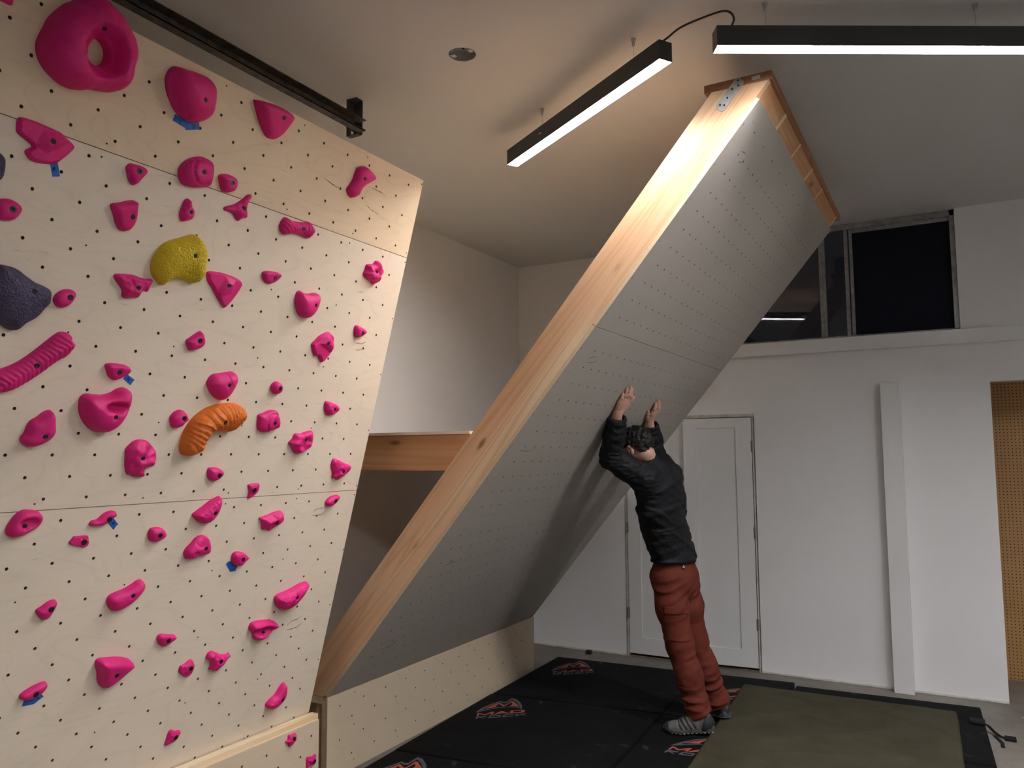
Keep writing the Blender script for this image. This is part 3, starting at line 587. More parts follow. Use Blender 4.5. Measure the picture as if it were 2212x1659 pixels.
TAPES = [
  ('two-piece blue tape strip under the large egg-shaped hold', [[[-14194, 26422], [-14243, 26181], [-13695, 26103], [-13612, 26348]], [[-13612, 26348], [-13695, 26103], [-13670, 26039], [-13134, 26250], [-13205, 26486]]], [[[-13961, 26286], [-13961, 26150], [-13884, 26154]], [[-13452, 26313], [-13378, 26365], [-13345, 26324], [-13423, 26234], [-13379, 26210], [-13318, 26273], [-13422, 26308]]]),
  ('narrow blue tape hanging below the fish-shaped hold, marked R', [[[-18003, 23425], [-17775, 23513], [-17636, 23148], [-17651, 23115], [-17850, 23054]]], [[[-17878, 23232], [-17883, 23330]], [[-17883, 23330], [-17840, 23358], [-17825, 23320], [-17867, 23285], [-17800, 23264]]]),
  ('blue tape marked 4 at the small rounded hold above the jug', [[[-14023, 17079], [-13677, 16894], [-13732, 16799], [-13799, 16680], [-14126, 16888]]], [[[-13930, 16978], [-13977, 16889], [-13869, 16890]], [[-13900, 16954], [-13913, 16824]]]),
  ('blue tape marked with a cross beside the slim curved hold', [[[-13422, 11745], [-13137, 11443], [-13214, 11405], [-13291, 11256], [-13593, 11555]]], [[[-13418, 11545], [-13299, 11476]], [[-13336, 11575], [-13383, 11468]], [[-13413, 11500], [-13303, 11528]]]),
  ('blank folded blue tape under a small hold, left of the lower right', [[[-7538, 9320], [-7351, 9314], [-7161, 9096], [-6966, 9071], [-7012, 8828], [-7306, 8824], [-7641, 9211]]], [[[-7225, 8884], [-7126, 8959]]]),
  ('folded blue tape under the slim leaf-shaped hold, low far left', [[[-15330, 5333], [-15029, 5334], [-14849, 5432], [-14686, 5256], [-14992, 5058], [-15410, 5094], [-15396, 5240]]], [[[-14947, 5304], [-14904, 5318], [-14868, 5255], [-14903, 5233], [-14947, 5304]]]),
]
LOGO = {'orange': [([(-47, -281), (-46, -228), (-31, -124), (-15, -130), (23, -155), (30, -142), (28, -51), (48, -59), (96, -98), (130, -133), (88, -147), (66, -154), (68, -121), (55, -92), (43, -87), (39, -173), (32, -181), (5, -166), (-19, -154), (-8, -207), (3, -212)], []), ([(-22, -430), (-48, -376), (-37, -373), (8, -376), (20, -310), (36, -302), (57, -358), (41, -367), (30, -333), (20, -391), (13, -393), (-29, -388), (-12, -425)], []), ([(59, -361), (67, -272), (82, -264), (139, -283), (127, -297), (111, -290), (82, -317), (74, -343)], []), ([(140, -284), (117, -228), (182, -176), (196, -177), (206, -189), (211, -214), (206, -236)], [[(151, -255), (142, -228), (179, -197), (187, -204), (189, -222)]])], 'grey': [([(-66, -378), (-75, -287), (-67, -193), (-38, -91), (-14, -101), (4, -91), (0, 0), (40, -7), (100, -58), (145, -116), (166, -158), (160, -168), (131, -157), (72, -180), (13, -229), (-27, -308), (-43, -344)], [[(-51, -318), (-49, -278), (-54, -215), (-32, -111), (-1, -124), (17, -115), (19, -28), (76, -67), (126, -122), (149, -154), (132, -143), (66, -169), (7, -219), (-36, -294)]]), ([(1, -483), (-18, -436), (38, -398), (43, -416), (17, -438), (54, -443), (47, -449), (8, -451), (4, -453), (12, -476)], []), ([(64, -429), (47, -384), (107, -336), (123, -377), (73, -428)], [[(72, -409), (64, -388), (102, -355), (109, -374)]]), ([(133, -367), (117, -322), (173, -279), (178, -293), (133, -328), (139, -345), (183, -312), (186, -323), (140, -370)], []), ([(199, -316), (184, -273), (193, -264), (199, -282), (230, -223), (238, -236), (222, -266), (253, -262), (251, -268), (212, -279), (210, -305)], [])]}
LOGO_AT = [('A', (-2.742, 6.008)), ('B', (-2.741, 4.885)), ('C', (-2.691, 3.711)), ('D', (-1.439, 4.935)), ('E', (-1.494, 6.041))]
# ------------------------------------------------------------------ drilled plywood sheets
def sheet(mb, poly, holes, O, A, B, N, th=0.018, r=0.0058):
    """one sheet: outline and drilled holes in board coordinates; slots 0 face, 1 edge, 2 hole"""
    O, A, B, N = Vector(O), Vector(A), Vector(B), Vector(N)
    rings_ = [ring(h[0], h[1], h[2] if len(h) > 2 else r, 10, random.random()) for h in holes]
    pts, tris = fill(poly, rings_)
    n = len(pts)
    V = [O + A * p[0] + B * p[1] for p in pts] + [O + A * p[0] + B * p[1] - N * th for p in pts]
    flip = A.cross(B).dot(N) < 0
    F, m = [], []
    for t in tris:
        F.append(tuple(t[::-1] if flip else t)); m.append(0)
    L = len(poly)
    for i in range(L):
        F.append((i, (i + 1) % L, (i + 1) % L + n, i + n)); m.append(1)
    F.append(tuple(range(n, n + L))); m.append(1)
    s = L
    for h in rings_:
        k = len(h)
        for i in range(k):
            F.append((s + i, s + (i + 1) % k, s + (i + 1) % k + n, s + i + n)); m.append(2)
        s += k
    base = len(mb.v)
    mb.v += [tuple(p) for p in V]; mb.f += [tuple(i + base for i in f) for f in F]; mb.m += m
    # dark backs of the holes
    s = L
    for h in rings_:
        k = len(h)
        mb.f.append(tuple(base + n + s + i for i in range(k))); mb.m.append(2)
        s += k

def lattice(v0, dv, nv, u0, du, nu, ph):
    out = []
    for k in range(nv):
        off = 0.0 if (k + ph) % 2 == 0 else du / 2
        for j in range(nu): out.append((u0 - off - j * du, v0 + k * dv))
    return out

def in_sheet(hs, u0, u1, v0, v1, mg=0.02):
    return [h for h in hs if u0 + mg < h[0] < u1 - mg and v0 + mg < h[1] < v1 - mg]

# ---- left board: three 8 ft sheets leaning 15 degrees out, over a low kicker
UL = -2.44
lb = thing('climbing_board', (-3.05, 1.95, 0.0), 'tall pale plywood climbing board at the left, leaning out, full of pink holds', 'climbing wall')
SH = [(0.0, 1.2165, lattice(0.0278, 0.0766, 16, -0.108, 0.1503, 16, 0)),
      (1.2195, 2.4365, lattice(1.2570, 0.0765, 16, -0.108, 0.1503, 16, 0)),
      (2.4395, 2.8390, lattice(2.4780, 0.0767, 5, -0.108, 0.1503, 16, 0))]
screw_cols = [-0.012, -0.425, -0.83, -1.235, -1.64, -2.04]
for v0, v1, hs in SH:
    b = MB()
    hs = in_sheet(hs, UL, 0, v0, v1)
    sc_ = []
    for u in screw_cols:
        k = 5 if v1 - v0 > 1 else 2
        for q in range(k):
            sc_.append((u + random.uniform(-.006, .006), v0 + 0.022 + (v1 - v0 - 0.044) * q / (k - 1), 0.0034))
    sc_ = [s_ for s_ in sc_ if all(abs(s_[0] - h[0]) + abs(s_[1] - h[1]) > 0.022 for h in hs)]
    sheet(b, [(UL, v0), (-0.0, v0), (-0.0, v1), (UL, v1)], hs + sc_, LB_O, Y, LB_E, LB_N)
    b.build('plywood_panel', [M['ply_left_top' if v0 > 2 else 'ply_left'], M['ply_edge'], M['hole']], lb)
KX = -2.918
b = MB()
kh = []
for v_ in (0.06, 0.14, 0.22, 0.30):
    for j in range(16):
        kh.append((-0.055 - 0.15 * j - (0.075 if round(v_ / .08) % 2 else 0), v_ + 0.02))
sheet(b, [(UL, 0.001), (-0.0, 0.001), (-0.0, 0.386), (UL, 0.386)], in_sheet(kh, UL, 0, 0, .386), (KX, LB_O.y, 0), Y, Z, X)
b.build('kick_panel', [M['ply_kick'], M['ply_edge'], M['hole']], lb)
b = MB(); b.rbox(-2.983, -2.9365, LB_O.y + UL, LB_O.y + 0.012, 0.372, 0.411, .003); b.rbox(-2.983, -2.9365, LB_O.y + UL, LB_O.y - .003, 0.0, 0.04, .003)
for u in (-0.02, -0.62, -1.22, -1.82, -2.40): b.rbox(-2.983, -2.9365, LB_O.y + u - .019, LB_O.y + u + .019, 0.04, 0.372, .003)
b.build('sill_frame', M['pine_y'], lb)
b = MB()
for u in (-0.05, -0.62, -1.22, -1.82, -2.39):   # studs behind the sheets
    b.bbox(LB_O + Y * u, Y, LB_E, LB_N, (-.019, .019), (0.02, 2.83), (-0.158, -0.019), .003)
b.build('stud_frame', M['fir_z'], lb)


# ---- scuffs and open grain on the two boards
SCUFF_LEFT = [[[-2929, 11217], [-2699, 11348], [-2433, 11365], [-2208, 11415]], [[-2946, 11048], [-2603, 11023], [-2235, 11046], [-2014, 11229]], [[-3009, 5547], [-2794, 5701], [-2380, 5745], [-2143, 5850]], [[-3012, 5326], [-2710, 5289], [-2259, 5322], [-1981, 5517]], [[-2498, 19603], [-2271, 19664], [-1981, 19666], [-1729, 19799]], [[-2484, 19300], [-2164, 19326], [-1851, 19390], [-1632, 19444]], [[-6722, 26481], [-6270, 26382], [-5893, 26321], [-5525, 26314]], [[-3879, 26950], [-3387, 26937], [-2884, 26924], [-2517, 26840]], [[-3767, 26109], [-3399, 25971], [-2972, 25926], [-2747, 25878]]]
SCUFF_OVER = [[[2099, 34446], [2534, 34485], [2644, 34749]], [[1720, 34787], [2093, 34883], [2403, 34904]], [[1559, 23087], [1894, 23243], [2508, 23295]], [[1611, 22896], [2351, 22931], [2661, 23114]], [[1244, 17348], [2335, 17259], [2838, 17476]], [[2221, 9211], [2897, 9436], [3599, 9422]], [[2034, 2966], [3010, 3031], [3235, 3515]]]
M['scuff'] = plain('brown_scuff', (0.20, 0.125, 0.07), 0.7, var=0.4, vscale=90)
M['scuff_grey'] = plain('grey_scuff', (0.13, 0.12, 0.11), 0.7, var=0.4, vscale=90)
def scuffs(L_, O, B, N, parent, mat_, w=.0022):
    for st in L_:
        P_ = np.array(st, float) / 1e4
        t_ = np.linspace(0, len(P_) - 1, 14); C_ = np.c_[np.interp(t_, range(len(P_)), P_[:, 0]), np.interp(t_, range(len(P_)), P_[:, 1])]
        T_ = np.gradient(C_, axis=0); T_ /= np.linalg.norm(T_, axis=1)[:, None]; W_ = np.c_[-T_[:, 1], T_[:, 0]]
        ww = (w * np.sin(np.linspace(.15, math.pi - .15, 14)) * rng.uniform(.3, 1.2, 14))[:, None]
        b = MB(); b.prism([tuple(q) for q in C_ - W_ * ww] + [tuple(q) for q in (C_ + W_ * ww)[::-1]], O, Y, B, N, .0001, .0006)
        b.build('scuff_mark', mat_, parent)
scuffs(SCUFF_LEFT, LB_O, LB_E, LB_N, lb, M['scuff'])

# ---- climbing holds
PINK, YEL, PUR, ORA = {}, {}, {}, {}
def hold_mat(name, c, c2, rough=0.55, bump=0.12, scale=120):
    t = NT(name)
    f = t.noise(t.coord(), 22, 4, 0.6)
    t.col(t.ramp(f, [(0.3, c), (0.75, c2)]))
    t.set(Roughness=rough); t.b.inputs['Specular IOR Level'].default_value = 0.35
    t.bump(t.noise(t.coord(), scale, 3, 0.6), bump, 0.003)
    return t.mat
HM = {'pink': hold_mat('pink_polyurethane', (0.60, 0.008, 0.15), (0.66, 0.015, 0.19)),
      'yellow': hold_mat('yellow_polyurethane', (0.56, 0.40, 0.010), (0.64, 0.48, 0.02)),
      'purple': hold_mat('purple_polyurethane', (0.055, 0.042, 0.085), (0.095, 0.078, 0.14), 0.6),
      'orange': hold_mat('orange_polyurethane', (0.60, 0.135, 0.012), (0.70, 0.18, 0.025), 0.6)}

def spline_loop(P, n):
    """closed Catmull-Rom curve resampled to n points"""
    P = np.asarray(P, float); m = len(P)
    Q = []
    for i in range(m):
        p0, p1, p2, p3 = P[i - 1], P[i], P[(i + 1) % m], P[(i + 2) % m]
        for k in range(6):
            t = k / 6
            Q.append(0.5 * ((2 * p1) + (p2 - p0) * t + (2 * p0 - 5 * p1 + 4 * p2 - p3) * t * t + (3 * p1 - p0 - 3 * p2 + p3) * t ** 3))
    Q = np.array(Q)
    d = np.r_[0, np.cumsum(np.linalg.norm(np.diff(np.vstack([Q, Q[:1]]), axis=0), axis=1))]
    s = np.linspace(0, d[-1], n, endpoint=False)
    Qc = np.vstack([Q, Q[:1]])
    return np.c_[np.interp(s, d, Qc[:, 0]), np.interp(s, d, Qc[:, 1])]

def edge_dist(P, loop):
    a = loop; b_ = np.roll(loop, -1, 0); ab = b_ - a
    d2 = (ab ** 2).sum(1) + 1e-12
    t = np.clip(((P[:, None] - a[None]) * ab[None]).sum(2) / d2, 0, 1)
    return np.sqrt((((P[:, None] - a[None]) - t[..., None] * ab[None]) ** 2).sum(2)).min(1)

def vnoise(P, f, seed):
    return np.array([noise.noise(Vector((p[0] * f + seed, p[1] * f - seed * .7, seed * 1.3))) for p in P])

def vcell(P, s, seed):
    """nearest and second-nearest distance (in units of S) to jittered seed points spaced about S apart"""
    r = np.random.RandomState(int(seed * 100))
    g0, g1 = P.min(0) - s, P.max(0) + s
    X_, Y_ = np.meshgrid(np.arange(g0[0], g1[0], s), np.arange(g0[1], g1[1], s * .87))
    X_ = X_ + (np.arange(X_.shape[0]) % 2)[:, None] * s / 2
    S_ = np.c_[X_.ravel(), Y_.ravel()] + r.uniform(-.3, .3, (X_.size, 2)) * s
    d1 = np.full(len(P), 9.0); d2 = np.full(len(P), 9.0)
    for q in S_:
        d = np.linalg.norm(P - q, axis=1)
        d2 = np.minimum(d2, np.maximum(d, d1)); d1 = np.minimum(d1, d)
    return d1 / s, (d2 - d1) / s

def make_hold(D, idx):
    O, A, B, N = (LB_O, Y, LB_E, LB_N) if not D.get('kick') else (Vector((KX, LB_O.y, 0)), Y, Z, X)
    raw = np.array(D['o'], float).reshape(-1, 2) / 1000
    span = raw.max(0) - raw.min(0); size = math.sqrt(span[0] * span[1])
    kind = D['k']
    nb = int(np.clip(size * 700, 40, 110))
    loop = spline_loop(raw, nb)
    step = size / (30 if size > .1 else 20)
    if kind in ('ribbed', 'scallop', 'bullseye', 'groove', 'face', 'craggy'): step = min(step, 0.0040)
    if kind == 'cells': step = 0.0018 if D['c'] == 'yellow' else 0.0022
    if kind == 'giant': step = 0.006
    g0, g1 = raw.min(0) - .01, raw.max(0) + .01
    gx, gy = np.meshgrid(np.arange(g0[0], g1[0], step), np.arange(g0[1], g1[1], step))
    G = np.c_[gx.ravel(), gy.ravel()]; G = G + rng.uniform(-.3, .3, G.shape) * step
    G = G[inside_poly(G, loop)]
    d = edge_dist(G, loop); G, d = G[d > step * .55], d[d > step * .55]
    holes = []
    bolt = np.array(D['b'], float) / 1000
    if kind == 'giant':
        hc = np.array([-1.742, 2.716]); hr = (0.037, 0.044)
        hole = np.array([(hc[0] + hr[0] * math.cos(a), hc[1] + hr[1] * math.sin(a)) for a in np.linspace(0, 2 * math.pi, 36, endpoint=False)])
        holes = [hole]
        dh = np.sqrt(((G[:, 0] - hc[0]) / hr[0]) ** 2 + ((G[:, 1] - hc[1]) / hr[1]) ** 2)
        G = G[dh > 1.12]
    pts, tris = fill(loop, holes, G)
    P = np.array(pts); n = len(P)
    d = edge_dist(P, loop)
    d[:nb] = 0
    mx = d.max()
    Hh = D['h'] * mx * 1.55
    sd = idx * 3.17 + 1.0
    q = np.clip(d / (mx * 0.98), 0, 1)
    cen = P.mean(0) if kind != 'giant' else None
    if kind == 'wedge':        # flat undercut front: highest towards the top edge
        h = Hh * (1 - (1 - np.clip(d / (mx * .55), 0, 1)) ** 2.2) ** .6
        v = (P[:, 1] - P[:, 1].min()) / (np.ptp(P[:, 1])); h *= 0.55 + 0.6 * v
    elif kind == 'giant':
        q = np.clip(d / (mx * .62), 0, 1)
        h = 0.092 * (1 - (1 - q) ** 2.4) ** .55
        rr = np.sqrt(((P[:, 0] - hc[0]) / hr[0]) ** 2 + ((P[:, 1] - hc[1]) / hr[1]) ** 2)
        f = np.clip((rr - 1) / 1.1, 0, 1); f = f * f * (3 - 2 * f)
        h = h * (0.42 + 0.58 * f)
        h += 0.010 * vnoise(P, 12, sd) * q + 0.006 * (1 - 2 * np.abs(vnoise(P, 22, sd))) * q + 0.003 * vnoise(P, 60, sd) * q
    elif kind == 'facet':
        h = Hh * (1 - (1 - np.clip(d / (mx * .8), 0, 1)) ** 1.4) ** .8
        for k in range(6):
            a = rng.uniform(0, 2 * math.pi); dv = np.array([math.cos(a), math.sin(a)])
            s_ = rng.uniform(.35, .8)
            pl = Hh * rng.uniform(.75, 1.0) - s_ * ((P - bolt) @ dv)
            h = np.where((pl < h) & (d > 0), np.maximum(pl, np.minimum(h, .35 * Hh)), h)
    elif kind == 'ribbed':
        dv = np.array(D['d'])
        h = Hh * (1 - (1 - q) ** 2.2) ** .55
        t = (P - bolt) @ dv; w = (P - bolt) @ np.array([-dv[1], dv[0]])
        if D['c'] == 'orange':     # ridges fan out across the crescent
            c0 = np.array([-0.905, 1.395]); ang = np.arctan2(P[:, 1] - c0[1], P[:, 0] - c0[0]); rad = np.linalg.norm(P - c0, axis=1)
            ph = ang * 26 + 9 * vnoise(P, 9, sd)
            h += (0.0032 * np.sin(ph * 2) + 0.002 * np.sin(ph * 5.1)) * np.clip(d / .012, 0, 1)
            h *= 0.78 + 0.4 * np.clip((rad - .06) / .12, 0, 1)
        else:
            ph = t * 2 * math.pi / 0.0165 + 7 * np.abs(w) / mx + 3 * vnoise(P, 20, sd)
            h += 0.0035 * np.sin(ph) * np.clip(d / .012, 0, 1)
            h *= 1 - 0.22 * np.exp(-(t / (.35 * size)) ** 2)
    elif kind == 'cells':
        h = Hh * (1 - (1 - q) ** 2.2) ** .5
        if D['c'] == 'yellow':
            h *= 1 - .45 * np.exp(-(((P[:, 0] + 1.275) / .06) ** 2 + ((P[:, 1] - 2.045) / .075) ** 2))
        c1, c2 = vcell(P, .0140 if D['c'] == 'yellow' else .0155, sd)
        e_ = np.clip(c2 / .30, 0, 1); pit = e_ * e_ * (3 - 2 * e_) - .75 * np.exp(-(c1 / .26) ** 2)
        h += 0.0048 * pit * np.clip(d / .008, 0, 1)
    elif kind == 'craggy':
        h = Hh * (1 - (1 - q) ** 2.0) ** .6
        r1 = 1 - np.abs(vnoise(P, 2.2 / size, sd)) * 2.2; r2 = 1 - np.abs(vnoise(P, 5 / size, sd + 9)) * 2
        h *= 0.62 + 0.36 * r1 + 0.16 * r2
        h = np.maximum(h, np.minimum(d * 1.2, .004))
    elif kind == 'scallop':
        h = Hh * (1 - (1 - q) ** 2.2) ** .55
        dv = np.array(D['d']); t = (P - bolt) @ dv
        up = np.clip((t - .004) / .012, 0, 1)
        c1, c2 = vcell(P, .0155, sd)
        h += 0.0055 * (1 - 2.2 * c1 * c1) * up * np.clip(d / .008, 0, 1)
    else:
        h = Hh * (1 - (1 - q) ** 2.2) ** .5
        v = (P - P.mean(0)) / max(span); h *= 1 + 0.22 * (v[:, 1] * math.cos(sd) + v[:, 0] * math.sin(sd))
        h *= 1 + 0.10 * vnoise(P, 1.3 / size, sd)
    if kind in ('bullseye', 'groove'):
        c_ = bolt + (np.array([.004, .0]) if kind == 'bullseye' else np.array([-.075, .0])) * (size / .13)
        rr = np.linalg.norm(P - c_, axis=1); r0 = size * (.33 if kind == 'bullseye' else .62)
        if kind == 'bullseye': h += 0.004 * (rr < r0) * np.clip((r0 - rr) / .004, 0, 1)
        h -= 0.0055 * np.exp(-((rr - r0) / .0032) ** 2)
    for (pu, pv, ru, rv) in D.get('p', []):
        e2 = ((P[:, 0] - pu / 1000) / (ru / 1000)) ** 2 + ((P[:, 1] - pv / 1000) / (rv / 1000)) ** 2
        h *= 1 - (.80 if kind != 'face' else .25) * np.exp(-e2 ** 2)
        if kind == 'face': h -= 0.004 * np.exp(-((np.sqrt(e2) - 1) / .2) ** 2)
    # counterbore round the bolt
    rb = np.linalg.norm(P - bolt, axis=1)
    hb = float(np.interp(0, [0, 1], [np.sort(h[np.argsort(rb)[:8]]).mean(), 0]))
    br = 0.0085 if size > .05 else 0.0075
    near = np.exp(-(rb / (br * 1.35)) ** 4)
    h = h * (1 - near) + np.minimum(h, hb * .9) * near
    h[:nb] = np.where(np.arange(nb) >= 0, 0.0, 0)
    h = np.maximum(h, 0)
    if kind == 'giant': h[nb:nb + 36] = np.maximum(h[nb:nb + 36], .03)
    # build: domed top, rim wall down to the board, hole wall for the big one
    V = [O + A * p[0] + B * p[1] + N * (hh + 0.003) for p, hh in zip(P, h)]
    F = [tuple(t) for t in tris]
    flip = A.cross(B).dot(N) < 0
    if flip: F = [f[::-1] for f in F]
    base = len(V)
    V += [O + A * p[0] + B * p[1] + N * 0.0003 for p in P[:nb]]
    F += [(i, (i + 1) % nb, base + (i + 1) % nb, base + i) for i in range(nb)]
    if holes:
        b2 = len(V)
        V += [O + A * p[0] + B * p[1] + N * 0.0003 for p in P[nb:nb + 36]]
        F += [(nb + i, nb + (i + 1) % 36, b2 + (i + 1) % 36, b2 + i) for i in range(36)]
    c3 = O + A * bolt[0] + B * bolt[1]
    if kind == 'giant': c3 = O + A * -1.742 + B * 2.716
    o = mesh_obj('climbing_hold', V, F, HM[D['c']], None, origin=O + A * P[:nb, 0].mean() + B * P[:nb, 1].mean(), smooth=True)
    if kind == 'facet': o.data.set_sharp_from_angle(angle=math.radians(22))
    grp = 'pink climbing holds bolted to the left board' if D['c'] == 'pink' else 'textured purple holds at the left edge' if D['c'] == 'purple' else None
    tag(o, D['l'], 'climbing hold', grp)
    # the bolt: socket head sunk in the hold, a wide washer on the small screw-on ones
    hb2 = float(np.sort(h[np.argsort(rb)[:5]]).mean()) + 0.003
    R_ = (br if D['r'] == 0 else 0.0100 if D['r'] == 2 else 0.0108)
    bc = O + A * bolt[0] + B * bolt[1]
    mb = MB()
    ri = 0.0048
    prof = [(R_, 0.0 - .006), (R_, 0.0016), (R_ - .0012, 0.0024), (ri + .0012, 0.0026), (ri, 0.0018), (ri * .6, 0.0014), (0.0001, 0.0013)]
    nseg = 16
    VV = []; FF = []; mm = []
    for (r_, z_) in prof:
        VV += [bc + (A * math.cos(2 * math.pi * k / nseg) + B * math.sin(2 * math.pi * k / nseg)) * r_ + N * (hb2 + z_) for k in range(nseg)]
    for i in range(len(prof) - 1):
        for k in range(nseg):
            FF.append((i * nseg + k, i * nseg + (k + 1) % nseg, (i + 1) * nseg + (k + 1) % nseg, (i + 1) * nseg + k)); mm.append(0 if i < 3 else 1)
    mb.v = VV; mb.f = FF; mb.m = mm
    mb.build('bolt', [M['washer'] if D['r'] == 1 else M['bolt'], M['bolt']], o, auto=40)
    return o
for i_, D_ in enumerate(HOLDS): make_hold(D_, i_)

# ---- bits of blue masking tape with pen marks
for label_, parts_, strokes_ in TAPES:
    b = MB()
    for k, poly in enumerate(parts_):
        b.prism([(p[0] / 1e4, p[1] / 1e4) for p in poly], LB_O, Y, LB_E, LB_N, 0.0002, 0.0008 + .0004 * k)
    o = tag(b.build('tape_label', M['tape']), label_, 'tape', 'blue tape labels on the left board')
    for st in strokes_:
        b = MB()
        for p0, p1 in zip(st[:-1], st[1:]):
            a = np.array(p0) / 1e4; c = np.array(p1) / 1e4; dv = (c - a) / (np.linalg.norm(c - a) + 1e-9); nv = np.array([-dv[1], dv[0]]) * .0009
            b.prism([tuple(a - nv), tuple(c - nv), tuple(c + nv), tuple(a + nv)], LB_O, Y, LB_E, LB_N, 0.0008, 0.0018)
        b.build('handwriting', M['ink'], o)

# ------------------------------------------------------------------ overhanging board (40 degrees)
ob = thing('overhanging_board', (-3.02, 4.5, 0.0), 'wide overhanging plywood board tilted far back on fir joists, its top near the ceiling', 'climbing wall')
WTOP = lambda v: float(np.interp(v, [0, 1.27, 2.48, 3.70], [2.385, 2.305, 2.295, 2.266]))
grid = []
for k in range(-1, 23):
    v = 1.2545 + 0.1003 * k
    for j in range(21): grid.append((0.1735 + 0.0977 * j, v, 0.0050))
for k in range(1, 12):
    v = 0.055 + 0.1003 * k
    for j in range(21): grid.append((0.1735 + 0.0977 * j, v, 0.0050))
for j in range(0, 21, 2): grid.append((0.1735 + 0.0977 * j, 3.576, 0.0050))
for u in (0.81, 1.593, 0.02):
    for v in np.arange(0.15, 3.6, 0.2): grid.append((u, float(v) + .003, 0.0032))
for v0, v1 in ((0.0, 1.2640), (1.2665, 2.4750), (2.4775, 3.670)):
    b = MB()
    hs = [h for h in grid if v0 + .02 < h[1] < v1 - .02 and h[0] < WTOP(h[1]) - .03]
    seen = []; out = []
    for h in hs:
        if all((h[0] - s_[0]) ** 2 + (h[1] - s_[1]) ** 2 > .012 ** 2 for s_ in seen): seen.append(h); out.append(h)
    sheet(b, [(0.0, v0), (WTOP(v0), v0), (WTOP(v1), v1), (0.0, v1)], out, OB_O, Y, OB_E, OB_N)
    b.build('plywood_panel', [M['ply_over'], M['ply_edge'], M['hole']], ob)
scuffs(SCUFF_OVER, OB_O, OB_E, OB_N, ob, M['scuff_grey'], .003)
def joist(u, name='joist'):
    b = MB()
    # lower end cut level where it rests on the kicker frame, upper end cut under the top plate
    w0, w1 = -0.0185, -0.205
    def vlow(n): return (0.4395 - OB_O.z - n * OB_N.z) / OB_E.z
    def vtop(n): return (3.322 - OB_O.z - n * OB_N.z) / OB_E.z
    poly = [(vlow(w0) + .002, w0), (vtop(w0), w0), (vtop(w1), w1), (vlow(w1) + .002, w1)]
    b.prism(poly, OB_O + Y * u, OB_E, OB_N, Y, 0.0, 0.038)
    return b.build(name, M['joist'], ob)
joist(0.0)
for u in (0.385, 0.79, 1.19, 1.575, 2.22): joist(u)
# top plate, blocks added out of camera sight to fill its gap to the ceiling, the blocking between joists seen past the sheet's end
b = MB(); b.rbox(-0.874, -0.583, OB_O.y, OB_O.y + 2.34, 3.322, 3.3605, .003); b.build('top_plate', M['fir_red'], ob)
for y in (4.0, 4.8, 5.4):
    b = MB(); b.rbox(-0.86, -0.70, y, y + .09, 3.3615, CEIL, .002); b.build('gap_block', M['fir_red'], ob)
for u0, u1 in ((0.042, 0.782), (0.836, 1.567), (1.620, 2.214)):
    vt = lambda n: (3.321 - OB_O.z - n * OB_N.z) / OB_E.z
    b = MB(); b.prism([(3.50, -.0195), (vt(-.0195), -.0195), (vt(-.057), -.057), (3.50, -.057)], OB_O + Y * u0, OB_E, OB_N, Y, 0.0, u1 - u0); b.build('blocking', M['fir_y'], ob)
# flat steel tie plate across joist and top plate, with its screws
pa, pb = Vector((-0.800, OB_O.y, 3.262)), Vector((-0.712, OB_O.y, 3.350))
dv = (pb - pa).normalized(); nv = Vector((-dv.z, 0, dv.x)); Lp = (pb - pa).length
b = MB(); w = .0225
poly = [(0.008, -w), (Lp - .008, -w), (Lp, -w + .01), (Lp, w - .01), (Lp - .008, w), (0.008, w), (0, w - .01), (0, -w + .01)]
pa2 = Vector((-0.812, OB_O.y, 3.235)); pb2 = Vector((-0.712, OB_O.y, 3.350)); dv = (pb2 - pa2).normalized(); nv = Vector((-dv.z, 0, dv.x)); Lp = (pb2 - pa2).length
poly = [(0.008, -w), (Lp - .008, -w), (Lp, -w + .01), (Lp, w - .01), (Lp - .008, w), (0.008, w), (0, w - .01), (0, -w + .01)]
b.prism(poly, pa2, dv, nv, -Y, 0.0002, 0.003)
tp = b.build('tie_plate', M['galv'], ob)
for a_, c_ in ((.02, .008), (.028, -.009), (.06, .0), (.10, .006), (.125, -.008), (.142, .009)):
    q = pa2 + dv * a_ + nv * c_
    b = MB(); b.tube([q - Y * .003, q - Y * .0045], .0042, 10); b.build('screw', M['bolt'], tp)
b = MB(); b.rbox(-0.668, -0.632, OB_O.y - .001, OB_O.y + .001, 3.335, 3.352, .0004); b.build('paper_tag', plain('paper_tag', (0.62, 0.60, 0.56), 0.7, var=.3, vscale=180), ob)
# kicker under the overhang
b = MB()
kh = []
for v_ in (0.09, 0.19, 0.29, 0.37):
    for j in range(12): kh.append((0.10 + 0.2 * j + (0.1 if round(v_ * 10) % 2 else 0.0), v_, .0050))
for u in (0.22, 0.62, 1.02, 1.42, 1.82, 2.22):
    for v_ in (0.05, 0.24, 0.415): kh.append((u, v_, .0034))
sheet(b, [(0.0, 0.001), (2.405, 0.001), (2.405, 0.4385), (0.0, 0.4385)], in_sheet(kh, 0, 2.405, 0, .438, .012), (OB_O.x + .002, OB_O.y, 0), Y, Z, X)
b.build('kick_panel', [M['ply_kick'], M['ply_edge'], M['hole']], ob)
b = MB()
b.rbox(-3.045, -3.023, OB_O.y + .0, OB_O.y + 2.40, 0.0, 0.418, .002)
b.rbox(-3.16, -3.046, OB_O.y + .001, OB_O.y + 2.40, 0.40, 0.438, .002)
for u in (0.06, 0.6, 1.2, 1.8, 2.36): b.rbox(-3.14, -3.046, OB_O.y + u, OB_O.y + u + .038, 0.0, 0.40, .002)
b.build('kicker_frame', M['pine_y'], ob)

